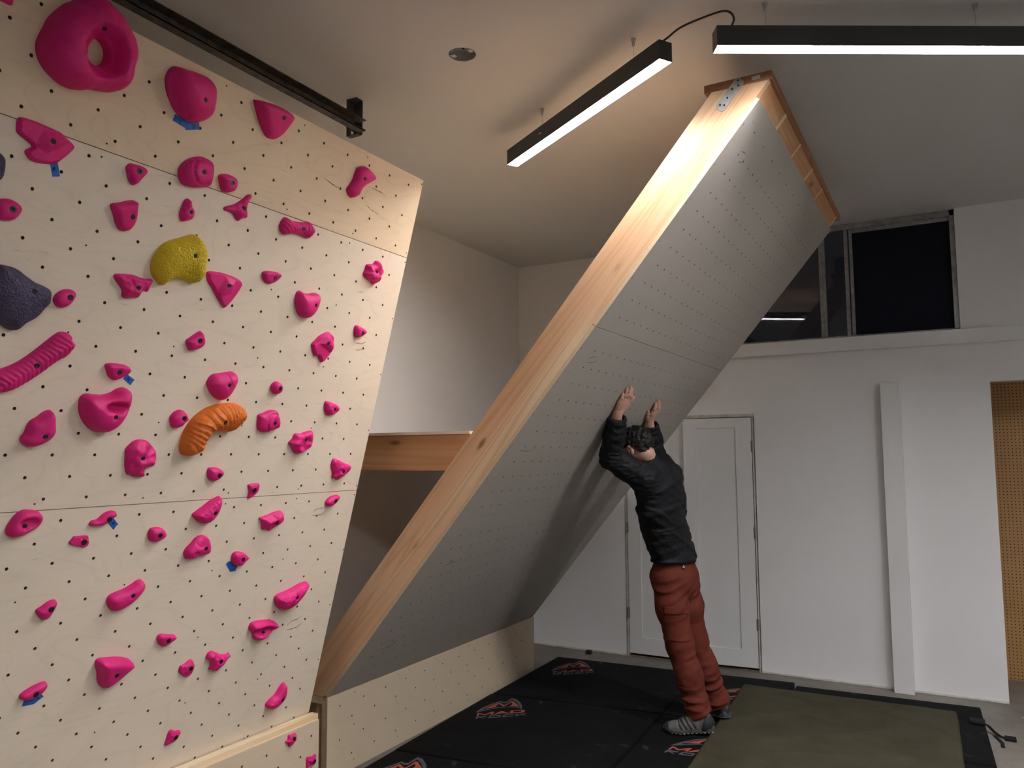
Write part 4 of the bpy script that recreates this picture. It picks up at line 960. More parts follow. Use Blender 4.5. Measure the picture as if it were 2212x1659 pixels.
# ------------------------------------------------------------------ shelf deck behind the overhang
sh = thing('shelf', (-2.8, 4.4, 1.0), 'deep shelf deck on a fir beam between the left board and the overhang', 'shelf')
b = MB(); b.rbox(XL + .002, -2.115, 3.360, 3.398, 1.662, 1.848, .003)
b.build('front_beam', M['fir_x'], sh)
b = MB(); b.prism([(XL + .002, 3.350), (-2.118, 3.350), (-2.118, 5.75), (XL + .002, 5.75)], (0, 0, 0), X, Y, Z, 1.849, 1.864); b.build('deck', M['pale_ply'], sh)
b = MB(); b.rbox(XL + .002, XL + .04, 3.40, 5.75, 1.70, 1.848, .003); b.build('ledger', M['fir_y'], sh)
# ------------------------------------------------------------------ ceiling things
def lamp_body(t, a, d, s, L, dm):
    """channel with white inner sides, the lit diffuser set up inside it"""
    b = MB()
    b.obox(a, d, s, Z, (0, L), (-.033, .033), (.030, .083))
    for k in (-1, 1): b.obox(a, d, s, Z, (0, L), tuple(sorted((k * .033, k * .0318))), (0, .030))
    for x0, x1 in ((0, .0012), (L - .0012, L)): b.obox(a, d, s, Z, (x0, x1), (-.0318, .0318), (0, .030))
    b.build('housing', M['black_metal'], t)
    b = MB()
    for k in (-1, 1): b.obox(a, d, s, Z, (.0013, L - .0013), tuple(sorted((k * .0317, k * .0312))), (.0004, .0295))
    for x0, x1 in ((.0013, .0018), (L - .0018, L - .0013)): b.obox(a, d, s, Z, (x0, x1), (-.0312, .0312), (.0004, .0295))
    b.build('reflector', M['reflector'], t)
    b = MB(); b.obox(a, d, s, Z, (.002, L - .002), (-.031, .031), (.0275, .0295)); b.build('diffuser', dm, t)
def pendant(name, a, c, label, cable_pts, group='linear pendant lamps'):
    """A and C: ends of the bottom centre line"""
    a, c = Vector(a), Vector(c)
    d = (c - a).normalized(); s = Vector((-d.y, d.x, 0)); L = (c - a).length
    t = thing(name, (a + c) / 2 + Z * .08, label, 'lamp', group)
    lamp_body(t, a, d, s, L, M['diffuser'])
    for k in cable_pts:
        q = a + d * k + Z * .083
        b = MB(); b.tube([(q.x, q.y, q.z - .001), (q.x, q.y, CEIL - .03)], .0012, 6); cb = b.build('suspension_cable', M['galv'], t)
        b = MB(); b.tube([(q.x, q.y, CEIL - .034), (q.x, q.y, CEIL - .030), (q.x, q.y, CEIL - .012), (q.x, q.y, CEIL - .011), (q.x, q.y, CEIL)], [.003, .0065, .0075, .011, .011], 12); b.build('cable_gripper', M['galv'], cb)
    return t, d, s
t1, d1, s1 = pendant('pendant_lamp', (-2.055, 3.700, 3.345), (-0.940, 2.990, 3.345), 'slim black linear pendant lamp pointing away from the camera, left of the other', (0.33, 1.11))
b = MB(); q = Vector((-2.055, 3.700, 3.345)) + d1 * .36 - s1 * .0334 + Z * .045
b.bbox(q, d1, s1, Z, (-.012, .012), (-.001, .001), (-.003, .003), .0004); b.build('switch', M['galv'], t1)
t2, d2, s2 = pendant('pendant_lamp', (-0.742, 3.003, 3.345), (0.412, 3.672, 3.345), 'slim black linear pendant lamp running out of the right picture edge', (0.205, 1.055))
# flex that links them, in a high loop
b = MB()
P0 = Vector((-0.955, 2.998, 3.4345)); P3 = Vector((-0.690, 3.035, 3.4345))
pts = [P0, Vector((-.935, 3.01, 3.452)), Vector((-.885, 3.02, 3.485)), Vector((-.80, 3.03, 3.506)), Vector((-.72, 3.035, 3.514)), Vector((-.685, 3.037, 3.500)), Vector((-.672, 3.036, 3.470)), Vector((-.680, 3.035, 3.445)), P3]
sm = []
for i in range(len(pts) - 1):
    p0, p1, p2, p3 = pts[max(i - 1, 0)], pts[i], pts[i + 1], pts[min(i + 2, len(pts) - 1)]
    for k in range(6):
        t_ = k / 6
        sm.append(0.5 * ((2 * p1) + (p2 - p0) * t_ + (2 * p0 - 5 * p1 + 4 * p2 - p3) * t_ ** 2 + (3 * p1 - p0 - 3 * p2 + p3) * t_ ** 3))
sm.append(P3); b.tube(sm, .0045, 8)
tag(b.build('power_cord', M['cable'], smooth=True), 'black flex looping between the two pendant lamps', 'cord')

# unseen lamps added to light the room, at the right and behind the camera
def added_lamp(a, c):
    a, c = Vector(a), Vector(c); d = (c - a).normalized(); s = Vector((-d.y, d.x, 0)); L = (c - a).length
    t = thing('pendant_lamp', (a + c) / 2 + Z * .08, 'slim black linear pendant lamp outside the picture, added to light the room', 'lamp', 'linear pendant lamps added outside the picture')
    lamp_body(t, a, d, s, L, M['diffuser_added'])
    for k in (.2, 1.1):
        q = a + d * k + Z * .083
        b = MB(); b.tube([(q.x, q.y, q.z - .001), (q.x, q.y, CEIL)], .0012, 6); b.build('suspension_cable', M['galv'], t)
ADDED_LAMPS = [((0.60, 0.20, 3.345), (1.75, -0.47, 3.345)), ((0.62, 3.66, 3.345), (1.77, 2.99, 3.345)), ((1.97, 3.00, 3.345), (3.12, 3.67, 3.345))]
for a_, c_ in ADDED_LAMPS: added_lamp(a_, c_)

# steel channel along the ceiling above the left board, hung from an angle bracket
rl = thing('ceiling_rail', (-2.50, 1.8, 3.36), 'dark steel channel rail hung along the ceiling above the left board', 'rail')
b = MB()
y0, y1 = 0.3, 2.945
b.box(-2.520, -2.516, y0, y1 - .03, 3.358, 3.410)
b.box(-2.520, -2.468, y0, y1, 3.407, 3.411)
b.box(-2.520, -2.474, y0, y1, 3.355, 3.359); b.box(-2.478, -2.474, y0, y1, 3.355, 3.363)
b.build('channel', M['steel_dark'], rl)
for y in np.arange(0.6, 2.95, 0.22):
    b = MB(); b.tube([(-2.5159, y, 3.384), (-2.5150, y, 3.384)], .006, 8); b.build('rivet', M['bolt'], rl)
b = MB(); b.box(-2.581, -2.577, 2.925, 2.985, 3.385, CEIL - .003); b.box(-2.579, -2.524, 2.978, 2.983, 3.36, CEIL - .005)
b.box(-2.581, -2.524, 2.935, 2.983, CEIL - .004, CEIL - .0005)
b.box(-2.584, -2.515, 2.93, 2.96, 3.345, 3.349); b.box(-2.584, -2.580, 2.93, 2.96, 3.345, 3.39)
b.build('hanger_bracket', M['steel_dark'], rl)
# junction box sunk in the ceiling
jb = thing('junction_box', (cx, cy, CEIL + .05), 'round open metal junction box sunk in the ceiling', 'junction box')
b = MB(); n_ = 8; R_ = ring(cx, cy, .0605, n_, .39); r_ = ring(cx, cy, .055, n_, .39)
V_ = [(p[0], p[1], CEIL + .001) for p in R_] + [(p[0], p[1], CEIL + .045) for p in R_]
b.add(V_, [(i, (i + 1) % n_, n_ + (i + 1) % n_, n_ + i) for i in range(n_)] + [tuple(range(n_, 2 * n_))])
b.build('box_body', M['galv'], jb)
for a in (.3, 2.0, 4.2):
    b = MB(); b.tube([(cx + .03 * math.cos(a), cy + .03 * math.sin(a), CEIL + .0449), (cx + .03 * math.cos(a), cy + .03 * math.sin(a), CEIL + .0440)], .006, 10); b.build('knockout', M['bolt'], jb)
for x_ in (cx - .055, cx + .035):
    b = MB(); b.box(x_, x_ + .02, cy - .012, cy + .012, CEIL + .004, CEIL + .006); b.build('lug', M['galv'], jb)

# ------------------------------------------------------------------ crash pads
PT = 0.060
def crash_pad(c4, label, flap=None):
    """C4: corners, counter-clockwise from the near left one"""
    c4 = [Vector((x, y, 0)) for x, y in c4]
    n = 22
    V, F = [], []
    seed = c4[0].x * 3 + c4[0].y
    for i in range(n + 1):
        for j in range(n + 1):
            s_, t_ = i / n, j / n
            # crowd the rows towards the edges so the rim is rounded
            s2 = 0.5 - 0.5 * math.cos(math.pi * s_); t2 = 0.5 - 0.5 * math.cos(math.pi * t_)
            p = (c4[0] * (1 - s2) + c4[1] * s2) * (1 - t2) + (c4[3] * (1 - s2) + c4[2] * s2) * t2
            e = min(s2, 1 - s2, t2, 1 - t2) * 1.1
            r_ = .009
            z = PT - r_ * (1 - math.sqrt(max(0, 1 - (1 - min(e / r_, 1)) ** 2)))
            z += 0.0035 * (noise.noise(Vector((p.x * 3 + seed, p.y * 3, 1.0)))) * min(1, e / .08) - .002
            V.append((p.x, p.y, z))
    ix = lambda i, j: i * (n + 1) + j
    for i in range(n):
        for j in range(n): F.append((ix(i, j), ix(i + 1, j), ix(i + 1, j + 1), ix(i, j + 1)))
    rim = [ix(i, 0) for i in range(n)] + [ix(n, j) for j in range(n)] + [ix(i, n) for i in range(n, 0, -1)] + [ix(0, j) for j in range(n, 0, -1)]
    b0 = len(V)
    V += [(V[k][0], V[k][1], 0.001) for k in rim]
    m = len(rim)
    F += [(rim[k], b0 + k, b0 + (k + 1) % m, rim[(k + 1) % m]) for k in range(m)]
    F.append(tuple(range(b0, b0 + m))[::-1])
    o = mesh_obj('crash_pad', V, F, M['pad'], smooth=True)
    o.data.set_sharp_from_angle(angle=math.radians(50))
    return tag(o, label, 'crash pad', 'black crash pads on the floor')
padA = crash_pad([(-2.925, 4.93), (-1.735, 5.075), (-1.775, 6.135), (-2.955, 6.055)], 'black crash pad in the far corner by the double door, logo near the door')
padB = crash_pad([(-2.880, 3.748), (-1.690, 3.888), (-1.722, 5.063), (-2.930, 4.918)], 'black crash pad along the overhang kicker, middle one, logo in full view')
padC = crash_pad([(-2.830, 2.60), (-1.62, 2.75), (-1.685, 3.880), (-2.875, 3.735)], 'black crash pad along the overhang kicker, nearest the camera, logo cut off')
padD = crash_pad([(-1.608, 2.85), (-1.09, 2.85), (-1.09, 5.06), (-1.715, 5.066)], 'black crash pad under the left foot of the person, half under the olive mat')
padE = crash_pad([(-1.725, 5.074), (-1.09, 5.068), (-1.090, 6.205), (-1.765, 6.14)], 'black crash pad in front of the open door leaf, behind the person')
padF = crash_pad([(-1.055, 5.04), (0.135, 5.10), (0.088, 6.186), (-1.066, 6.125)], 'black crash pad at the right with a loose strap, mostly under the olive mat')
padG = crash_pad([(-1.06, 2.85), (0.185, 2.88), (0.140, 5.075), (-1.055, 5.015)], 'black crash pad at the right picture bottom, showing only beside the olive mat')

# printed peak-and-letters mark on the pads (coordinates in metres from the peak's tip, x right, y away)
def logo(parent, ox, oy, rot=0.0, s=1.0):
    for nm, mat_, polys in (('logo_peak', 'logo_orange', LOGO['orange']), ('logo_outline', 'logo_grey', LOGO['grey'])):
        b = MB()
        for outer, inner in polys:
            cr, sr = math.cos(rot), math.sin(rot)
            tx, ty = -66.0, -379.0               # turned about the peak's left tip
            f = lambda L_: [(ox + (tx + (p[0] - tx) * cr - (p[1] - ty) * sr) * s / 1000, oy + (ty + (p[0] - tx) * sr + (p[1] - ty) * cr) * s / 1000) for p in L_]
            po = f(outer); hi = [f(i) for i in inner]
            pts, tris = fill(po, hi)
            V = [(p[0], p[1], 0) for p in pts]
            b.add(V, tris)
        # drape the print on the pad just above its surface
        dp = bpy.context.evaluated_depsgraph_get()
        o0 = Vector(parent.location)
        V2 = []
        bm = bmesh.new(); bm.from_mesh(parent.data)
        from mathutils.bvhtree import BVHTree
        bv = BVHTree.FromBMesh(bm)
        for v in b.v:
            hit = bv.ray_cast(Vector((v[0], v[1], 1)) - o0, Vector((0, 0, -1)))
            z = (hit[0].z + o0.z if hit[0] is not None else PT) + .0012
            V2.append((v[0], v[1], z))
        bm.free(); b.v = V2
        b.build(nm, M[mat_], parent)
for p_, (ox, oy) in LOGO_AT: logo({'A': padA, 'B': padB, 'C': padC, 'D': padD, 'E': padE}[p_], ox, oy, math.radians(-33) if p_ in 'DE' else 0.0)

# strap and buckle hanging off the right-hand pad
b = MB()
def strip(pts, w, th=.003, m=0):
    L_ = []
    for i, p in enumerate(pts):
        p = Vector(p); t = (Vector(pts[min(i + 1, len(pts) - 1)]) - Vector(pts[max(i - 1, 0)])); t.z = 0; t.normalize()
        s_ = Vector((-t.y, t.x, 0)) * w / 2
        L_.append((p - s_, p + s_))
    V, F = [], []
    for a, c in L_: V += [a, c, c + Z * th, a + Z * th]
    for i in range(len(L_) - 1):
        k = i * 4; F += [(k, k + 1, k + 5, k + 4), (k + 1, k + 2, k + 6, k + 5), (k + 2, k + 3, k + 7, k + 6), (k + 3, k, k + 4, k + 7)]
    F += [(0, 3, 2, 1), tuple(len(V) - 4 + q for q in (0, 1, 2, 3))]
    b.add(V, F, m)
strip([(0.085, 5.86, .050), (0.118, 5.84, .046), (0.150, 5.82, .018), (0.180, 5.80, .003), (0.22, 5.77, .003)], .026)
strip([(0.150, 5.80, .003), (0.185, 5.68, .003), (0.185, 5.60, .003)], .02)
b.build('strap', M['black_plastic'], padF)
b = MB(); b.rbox(0.20, 0.262, 5.735, 5.80, .002, .016, .004); b.build('buckle', M['black_plastic'], padF)
b = MB(); b.rbox(0.02, 0.105, 5.78, 5.87, PT - .002, PT + .018, .008); b.build('handle_flap', M['black_plastic'], padF)

# olive canvas mat over the right-hand pads
def olive():
    c4 = [Vector((-1.270, 3.25, 0)), Vector((0.035, 3.25, 0)), Vector((-0.045, 5.950, 0)), Vector((-1.400, 5.918, 0))]
    nu, nv = 100, 190
    V, F = [], []
    for i in range(nu + 1):
        for j in range(nv + 1):
            s_, t_ = i / nu, j / nv
            s2 = 0.5 - 0.5 * math.cos(math.pi * s_) if False else s_
            p = (c4[0] * (1 - s_) + c4[1] * s_) * (1 - t_) + (c4[3] * (1 - s_) + c4[2] * s_) * t_
            e = min(s_ * 1.35, (1 - s_) * 1.35, t_ * 2.7, (1 - t_) * 2.7)
            z = PT + .0035 + .015 * min(1, math.sqrt(max(0, min(e, .012) / .012)))
            q = noise.noise(Vector((p.x * 1.2 - p.y * 2.0, p.y * .7 + p.x * .9, 3.1)))
            q2 = noise.noise(Vector((p.x * 2.0 + p.y * 5.0, p.y * 1.5 - p.x * .6, 8.0)))
            z += (.013 * max(0, 1 - 3.2 * abs(q)) ** 1.6 + .009 * max(0, 1 - 3.0 * abs(q2)) ** 1.6) * min(1, e / .10)
            V.append((p.x + .006 * noise.noise(Vector((p.x * 4, p.y * 4, 0))), p.y, z))
    ix = lambda i, j: i * (nv + 1) + j
    for i in range(nu):
        for j in range(nv): F.append((ix(i, j), ix(i + 1, j), ix(i + 1, j + 1), ix(i, j + 1)))
    rim = [ix(i, 0) for i in range(nu)] + [ix(nu, j) for j in range(nv)] + [ix(i, nv) for i in range(nu, 0, -1)] + [ix(0, j) for j in range(nv, 0, -1)]
    b0 = len(V); V += [(V[k][0], V[k][1], PT + .001) for k in rim]; m = len(rim)
    F += [(rim[k], b0 + k, b0 + (k + 1) % m, rim[(k + 1) % m]) for k in range(m)]
    F.append(tuple(range(b0, b0 + m))[::-1])
    o = mesh_obj('canvas_mat', V, F, M['canvas'], smooth=True)
    tag(o, 'wrinkled olive green canvas mat spread over the crash pads at the right', 'mat')
olive()

# small dark rubber stop on the floor at the wall foot
b = MB(); b.rbox(-2.875, -2.825, 6.44, 6.48, 0, .035, .005); ds = b.build('door_stop', plain('dark_rubber', (0.012, 0.02, 0.02), 0.6))
tag(ds, 'small dark block on the floor at the wall foot, left of the double door', 'door stop')
# ------------------------------------------------------------------ the person: smooth surfaces grown from signed distances
def V3(*a): return np.array(a, float)
def smin(a, b, k):
    h = np.clip(0.5 + 0.5 * (b - a) / k, 0, 1)
    return b * (1 - h) + a * h - k * h * (1 - h)
def smax(a, b, k): return -smin(-a, -b, k)
def cone(P, a, b, r1, r2):
    a, b = np.asarray(a, float), np.asarray(b, float)
    ab = b - a; t = np.clip(((P - a) @ ab) / (ab @ ab), 0, 1)
    return np.linalg.norm(P - a - t[:, None] * ab, axis=1) - (r1 + (r2 - r1) * t)
def chain(P, pts, rs, k=0.01):
    d = None
    for i in range(len(pts) - 1):
        c = cone(P, pts[i], pts[i + 1], rs[i], rs[i + 1])
        d = c if d is None else smin(d, c, k)
    return d
def ell(P, c, R, s):
    """ellipsoid; R rows = axes"""
    q = (P - c) @ np.asarray(R).T / np.asarray(s)
    l = np.linalg.norm(q, axis=1)
    return (l - 1) * l / (np.linalg.norm(q / np.asarray(s), axis=1) + 1e-9)
def spine(P, pts, lat, w, dp, k=.02):
    """elliptical tube through PTS; LAT lateral axis per point, W half widths, DP half depths"""
    best = np.full(len(P), 9.0)
    for i in range(len(pts) - 1):
        a, b_ = pts[i], pts[i + 1]; ab = b_ - a; L = np.linalg.norm(ab); ax = ab / L
        tr = ((P - a) @ ax) / L; t = np.clip(tr, 0, 1)
        la = lat[i] * (1 - t[:, None]) + lat[i + 1] * t[:, None]
        la = la - (la @ ax)[:, None] * ax; la /= np.linalg.norm(la, axis=1)[:, None]
        de = np.cross(ax, la)
        q = P - a - t[:, None] * ab
        x = (q * la).sum(1); y = (q * de).sum(1); z = (q @ ax)
        ww = w[i] * (1 - t) + w[i + 1] * t; dd = dp[i] * (1 - t) + dp[i + 1] * t
        over = np.where((tr < 0) | (tr > 1), np.abs(z), 0.0)
        rr = np.sqrt((x / ww) ** 2 + (y / dd) ** 2 + (over / (.55 * np.minimum(ww, dd))) ** 2)
        d = (rr - 1) * np.minimum(ww, dd)
        best = smin(best, d, k) if i else d
    return best
def frame(fwd, up):
    f = fwd / np.linalg.norm(fwd); l = np.cross(up, f); l /= np.linalg.norm(l); u = np.cross(f, l)
    return np.array([f, l, u])          # forward, left, up

def polygonize(sdf, lo, hi, res):
    """surface nets on a grid that is only evaluated near the surface"""
    lo = np.asarray(lo, float); hi = np.asarray(hi, float)
    k = 6
    nc = np.ceil((hi - lo) / (res * k)).astype(int) + 1
    ci = np.stack(np.meshgrid(*[np.arange(n) for n in nc], indexing='ij'), -1).reshape(-1, 3)
    dc = sdf(lo + (ci + .5) * res * k).astype(np.float32)
    nf = nc * k + 1
    D = np.repeat(np.repeat(np.repeat(dc.reshape(nc), k, 0), k, 1), k, 2)
    D = np.pad(D, ((0, 1), (0, 1), (0, 1)), mode='edge')
    act = ci[np.abs(dc) < res * k * 1.75]
    o = np.stack(np.meshgrid(*[np.arange(k + 1)] * 3, indexing='ij'), -1).reshape(-1, 3)
    for s in range(0, len(act), 1500):
        I = (act[s:s + 1500, None] * k + o[None]).reshape(-1, 3)
        D[I[:, 0], I[:, 1], I[:, 2]] = sdf(lo + I * res)
    S = D < 0
    cnt = np.zeros(np.array(S.shape) - 1, np.int8)
    for a in (0, 1):
        for b_ in (0, 1):
            for c in (0, 1): cnt += S[a:S.shape[0] - 1 + a, b_:S.shape[1] - 1 + b_, c:S.shape[2] - 1 + c]
    cells = np.argwhere((cnt > 0) & (cnt < 8))
    idx = -np.ones(cnt.shape, np.int32); idx[cells[:, 0], cells[:, 1], cells[:, 2]] = np.arange(len(cells))
    acc = np.zeros((len(cells), 3)); num = np.zeros(len(cells))
    corners = [(a, b_, c) for a in (0, 1) for b_ in (0, 1) for c in (0, 1)]
    val = {c: D[cells[:, 0] + c[0], cells[:, 1] + c[1], cells[:, 2] + c[2]] for c in corners}
    for a in corners:
        for ax in range(3):
            if a[ax]: continue
            b_ = list(a); b_[ax] = 1; b_ = tuple(b_)
            va, vb = val[a], val[b_]; m = (va < 0) != (vb < 0)
            t = np.where(m, va / np.where(m, va - vb, 1), 0)
            p = np.tile(np.array(a, float), (len(cells), 1)); p[:, ax] = t
            acc[m] += p[m]; num[m] += 1
    Vv = lo + (cells + acc / num[:, None]) * res
    F = []
    for ax in range(3):
        b1, b2 = (ax + 1) % 3, (ax + 2) % 3
        sl0 = [slice(None)] * 3; sl1 = [slice(None)] * 3
        sl0[ax] = slice(0, -1); sl1[ax] = slice(1, None)
        for sign in (0, 1):
            e = (S[tuple(sl0)] != S[tuple(sl1)]) & (S[tuple(sl0)] == bool(sign))
            E = np.argwhere(e)
            E = E[(E[:, b1] > 0) & (E[:, b2] > 0) & (E[:, b1] < S.shape[b1] - 1) & (E[:, b2] < S.shape[b2] - 1)]
            q = []
            for d1, d2 in ((-1, -1), (0, -1), (0, 0), (-1, 0)):
                c = E.copy(); c[:, b1] += d1; c[:, b2] += d2
                q.append(idx[c[:, 0], c[:, 1], c[:, 2]])
            q = np.stack(q, 1)
            if not sign: q = q[:, ::-1]
            F.append(q)
    F = np.vstack(F)
    F = F[(F >= 0).all(1)]
    return Vv, F

def relax(Vv, F, it=2, w=.5):
    for _ in range(it):
        s = np.zeros_like(Vv); n = np.zeros(len(Vv))
        for a in range(4):
            for b_ in (1, 3):
                np.add.at(s, F[:, a], Vv[F[:, (a + b_) % 4]]); np.add.at(n, F[:, a], 1)
        Vv = Vv * (1 - w) + w * s / np.maximum(n, 1)[:, None]
    return Vv

def grown(name, sdf, lo, hi, res, mat_, parent, it=1, label=None):
    Vv, F = polygonize(sdf, lo, hi, res)
    Vv = relax(Vv, F, it)
    o = mesh_obj(name, Vv, F, mat_, parent, smooth=True)
    if label: o['label'] = label
    return o

def wob(P, f, a, seed=0.0, stretch=(1, 1, 1)):
    """cheap smooth folds: a few warped sines"""
    q = P * np.asarray(stretch) * f + seed
    w1 = np.sin(q[:, 0] * 1.7 + 1.3 * np.sin(q[:, 2] * 1.1 + q[:, 1])); w2 = np.sin(q[:, 2] * 2.3 + 1.6 * np.sin(q[:, 0] * 1.3 - q[:, 1] * .9) + .7); w3 = np.sin(q[:, 1] * 1.9 + 1.5 * np.sin(q[:, 2] * 1.2 + q[:, 0] * .8) + 2.1)
    return a * (w1 + w2 + w3) / 3

# joints (metres), placed from image pixels at chosen depths
LHIP, RHIP = V3(-1.598, 4.840, 0.945), V3(-1.545, 4.985, 0.940)
LKNE, RKNE = V3(-1.525, 4.840, 0.580), V3(-1.492, 5.035, 0.570)
LANK, RANK = V3(-1.412, 4.832, 0.165), V3(-1.368, 5.105, 0.190)
LSHO, RSHO = V3(-1.625, 4.530, 1.600), V3(-1.560, 4.795, 1.605)
LELB, RELB = V3(-1.770, 4.370, 1.722), V3(-1.712, 5.000, 1.730)
LWRI, RWRI = V3(-1.668, 4.245, 1.985), V3(-1.700, 4.875, 1.955)
PEL, WST, CHE, NEK = V3(-1.571, 4.920, 1.000), V3(-1.590, 4.850, 1.205), V3(-1.590, 4.730, 1.450), V3(-1.622, 4.645, 1.670)
LAT = V3(-.16, -.98, 0.0); LAT /= np.linalg.norm(LAT)     # towards the person's left
HEAD = V3(-1.690, 4.600, 1.778)
HF = frame(V3(-.80, .22, -.48), V3(-.45, 0, .9))            # head: forward, left, up
Nb = np.array(OB_N); Eb = np.array(OB_E)
_tab = np.random.RandomState(3).rand(32, 32, 32)
def vn(P, f, seed=0.0, st=None):
    """smooth value noise, -1..1"""
    q = P * f if st is None else st * f
    q = q + seed * 7.31 + 100.0
    i = np.floor(q).astype(int); t = q - i; t = t * t * (3 - 2 * t)
    o = 0
    for a in (0, 1):
        for b_ in (0, 1):
            for c in (0, 1):
                w = (t[:, 0] if a else 1 - t[:, 0]) * (t[:, 1] if b_ else 1 - t[:, 1]) * (t[:, 2] if c else 1 - t[:, 2])
                o = o + w * _tab[(i[:, 0] + a) % 32, (i[:, 1] + b_) % 32, (i[:, 2] + c) % 32]
    return 2 * o - 1
def fold(P, f, seed=0.0, st=None):
    """ridged folds, 0..1"""
    n = vn(P, f, seed, st)
    return (1 - np.abs(n) * 1.9)

def hand_frame(wr, tip, tilt):
    D = tip - wr; D /= np.linalg.norm(D)
    B = Nb - (Nb @ D) * D; B /= np.linalg.norm(B)
    L = np.cross(D, B)
    c, s = math.cos(tilt), math.sin(tilt)
    return D, L * c + B * s, B * c - L * s
LH = hand_frame(LWRI, V3(-1.552, 4.172, 2.138), .42)
RH = hand_frame(RWRI, V3(-1.572, 4.775, 2.110), .12)
def hand(P, wr, fr, side):
    """side +1: thumb towards +L.  D towards the fingertips, B out of the back of the hand"""
    D, L, B = fr
    if L[1] * 1.0 < 0: L = -L                    # L towards +Y
    th = side                                     # thumb side along L
    p = lambda d, l, b_: wr + D * d + L * (l * th) + B * b_
    d = spine(P, [p(-.05, 0, 0), p(0, 0, 0), p(.035, .002, .002), p(.075, 0, .004), p(.098, 0, .002)], [L] * 5, [.028, .029, .036, .042, .040], [.022, .021, .017, .0145, .0115], .003)
    d = smin(d, ell(P, p(.035, .022, -.010), np.array([D, L, B]), (.034, .020, .016)), .012)
    fl = [(.030, .092, .074, .0088), (.0105, .097, .083, .0092), (-.0105, .093, .077, .0088), (-.030, .084, .060, .0078)]
    for i, (l, b0, ln, r) in enumerate(fl):
        sp = -l * .06
        a = p(b0 - .012, l, .004); k1 = p(b0 + ln * .40, l + sp * .4, .006); k2 = p(b0 + ln * .72, l + sp * .7, .000); e = p(b0 + ln - .004, l + sp, -.007)
        f = chain(P, [a, k1, k2, e], [r * 1.05, r * .98, r * .9, r * .78], .003)
        f = smin(f, ell(P, k1, np.eye(3), (r * 1.08,) * 3), .004)
        d = smin(d, f, .0045)
    t = chain(P, [p(.018, .026, -.006), p(.052, .050, -.010), p(.082, .060, -.008), p(.104, .063, -.006)], [.0150, .0115, .0105, .0088], .006)
    return smin(d, t, .010)

def pressed(d, P):
    """nothing passes into the overhanging board: what touches it is flattened"""
    return smax(d, .0012 - (P - np.array(OB_O)) @ Nb, .003)

# ---- skin: head with a face, neck, thin body core, arms and hands in one surface
def face(P):
    h = lambda f, l, u: HEAD + HF[0] * f + HF[1] * l + HF[2] * u
    d = ell(P, h(-.012, 0, .022), HF, (.098, .077, .094))
    d = smin(d, ell(P, h(.030, 0, -.035), HF, (.064, .062, .082)), .03)
    d = smin(d, ell(P, h(.055, 0, -.094), HF, (.028, .034, .020)), .03)          # chin
    d = smin(d, cone(P, h(.088, 0, .000), h(.106, 0, -.034), .008, .0125), .012)   # nose
    d = smin(d, ell(P, h(.086, 0, .020), HF, (.014, .052, .010)), .015)            # brow
    for s in (1, -1):
        d = smax(d, -ell(P, h(.098, s * .031, .002), HF, (.016, .016, .011)), .010)   # eye sockets
        d = smin(d, ell(P, h(.079, s * .031, .001), HF, (.0125, .0135, .0105)), .004)
        d = smin(d, ell(P, h(.055, s * .040, -.030), HF, (.024, .022, .018)), .02)   # cheeks
        # ear: rim, lobe, hollow
        e = ell(P, h(-.004, s * .082, -.006), HF, (.020, .011, .033))
        e = smax(e, -ell(P, h(.002, s * .094, -.002), HF, (.012, .009, .021)), .004)
        d = smin(d, e, .006)
    d = smin(d, ell(P, h(.088, 0, -.062), HF, (.010, .024, .0065)), .006)           # lips
    d = smin(d, ell(P, h(.087, 0, -.072), HF, (.010, .020, .006)), .005)
    d = smax(d, -ell(P, h(.100, 0, -.0665), HF, (.010, .024, .0018)), .002)
    return d
def skin(P):
    d = face(P)
    d = smin(d, chain(P, [HEAD - HF[0] * .035 - HF[2] * .055, NEK + V3(-.012, -.01, .03), NEK + V3(.015, .01, -.05)], [.058, .057, .062], .02), .025)
    core = spine(P, [PEL - V3(0, 0, .05), WST, CHE, NEK - V3(-.01, -.01, .06)], [LAT] * 4, [.13, .12, .14, .09], [.09, .085, .10, .07])
    d = smin(d, core, .03)
    for S_, E_, W_, fr, sd in ((LSHO, LELB, LWRI, LH, 1), (RSHO, RELB, RWRI, RH, -1)):
        d = smin(d, chain(P, [CHE + (S_ - CHE) * .6, S_, E_, E_ + (W_ - E_) * .35, W_], [.06, .045, .037, .038, .026], .02), .02)
        d = smin(d, hand(P, W_, fr, sd), .012)
    for H_, K_, A_ in ((LHIP, LKNE, LANK), (RHIP, RKNE, RANK)):
        d = smin(d, chain(P, [H_, K_, K_ + (A_ - K_) * .3, A_], [.065, .045, .046, .032], .02), .02)
    return pressed(d, P)
def skin_mat():
    t = NT('skin'); f = t.noise(t.coord(), 40, 4, .6)
    t.col(t.ramp(f, [(.3, (.50, .27, .20)), (.7, (.60, .35, .27))])); t.set(Roughness=.5)
    t.b.inputs['Subsurface Weight'].default_value = .08; t.b.inputs['Subsurface Radius'].default_value = (.02, .008, .004)
    return t.mat
def cloth_mat(name, c, c2, rough, scale, st, bs=300):
    t = NT(name); f = t.noise(t.coord(), scale, 5, .65)
    t.col(t.ramp(f, [(.3, c), (.72, c2)])); t.set(Roughness=rough); t.b.inputs['Specular IOR Level'].default_value = .3
    t.bump(t.noise(t.coord(), bs, 3, .6), st, .003)
    return t.mat
M['skin'] = skin_mat()
M['jacket'] = cloth_mat('black_quilted_nylon', (.0035, .0040, .0058), (.0062, .007, .0095), .7, 9, .4, 55)
M['trouser'] = cloth_mat('rust_cotton', (.096, .0150, .0065), (.130, .0215, .0095), .8, 7, .25, 400)
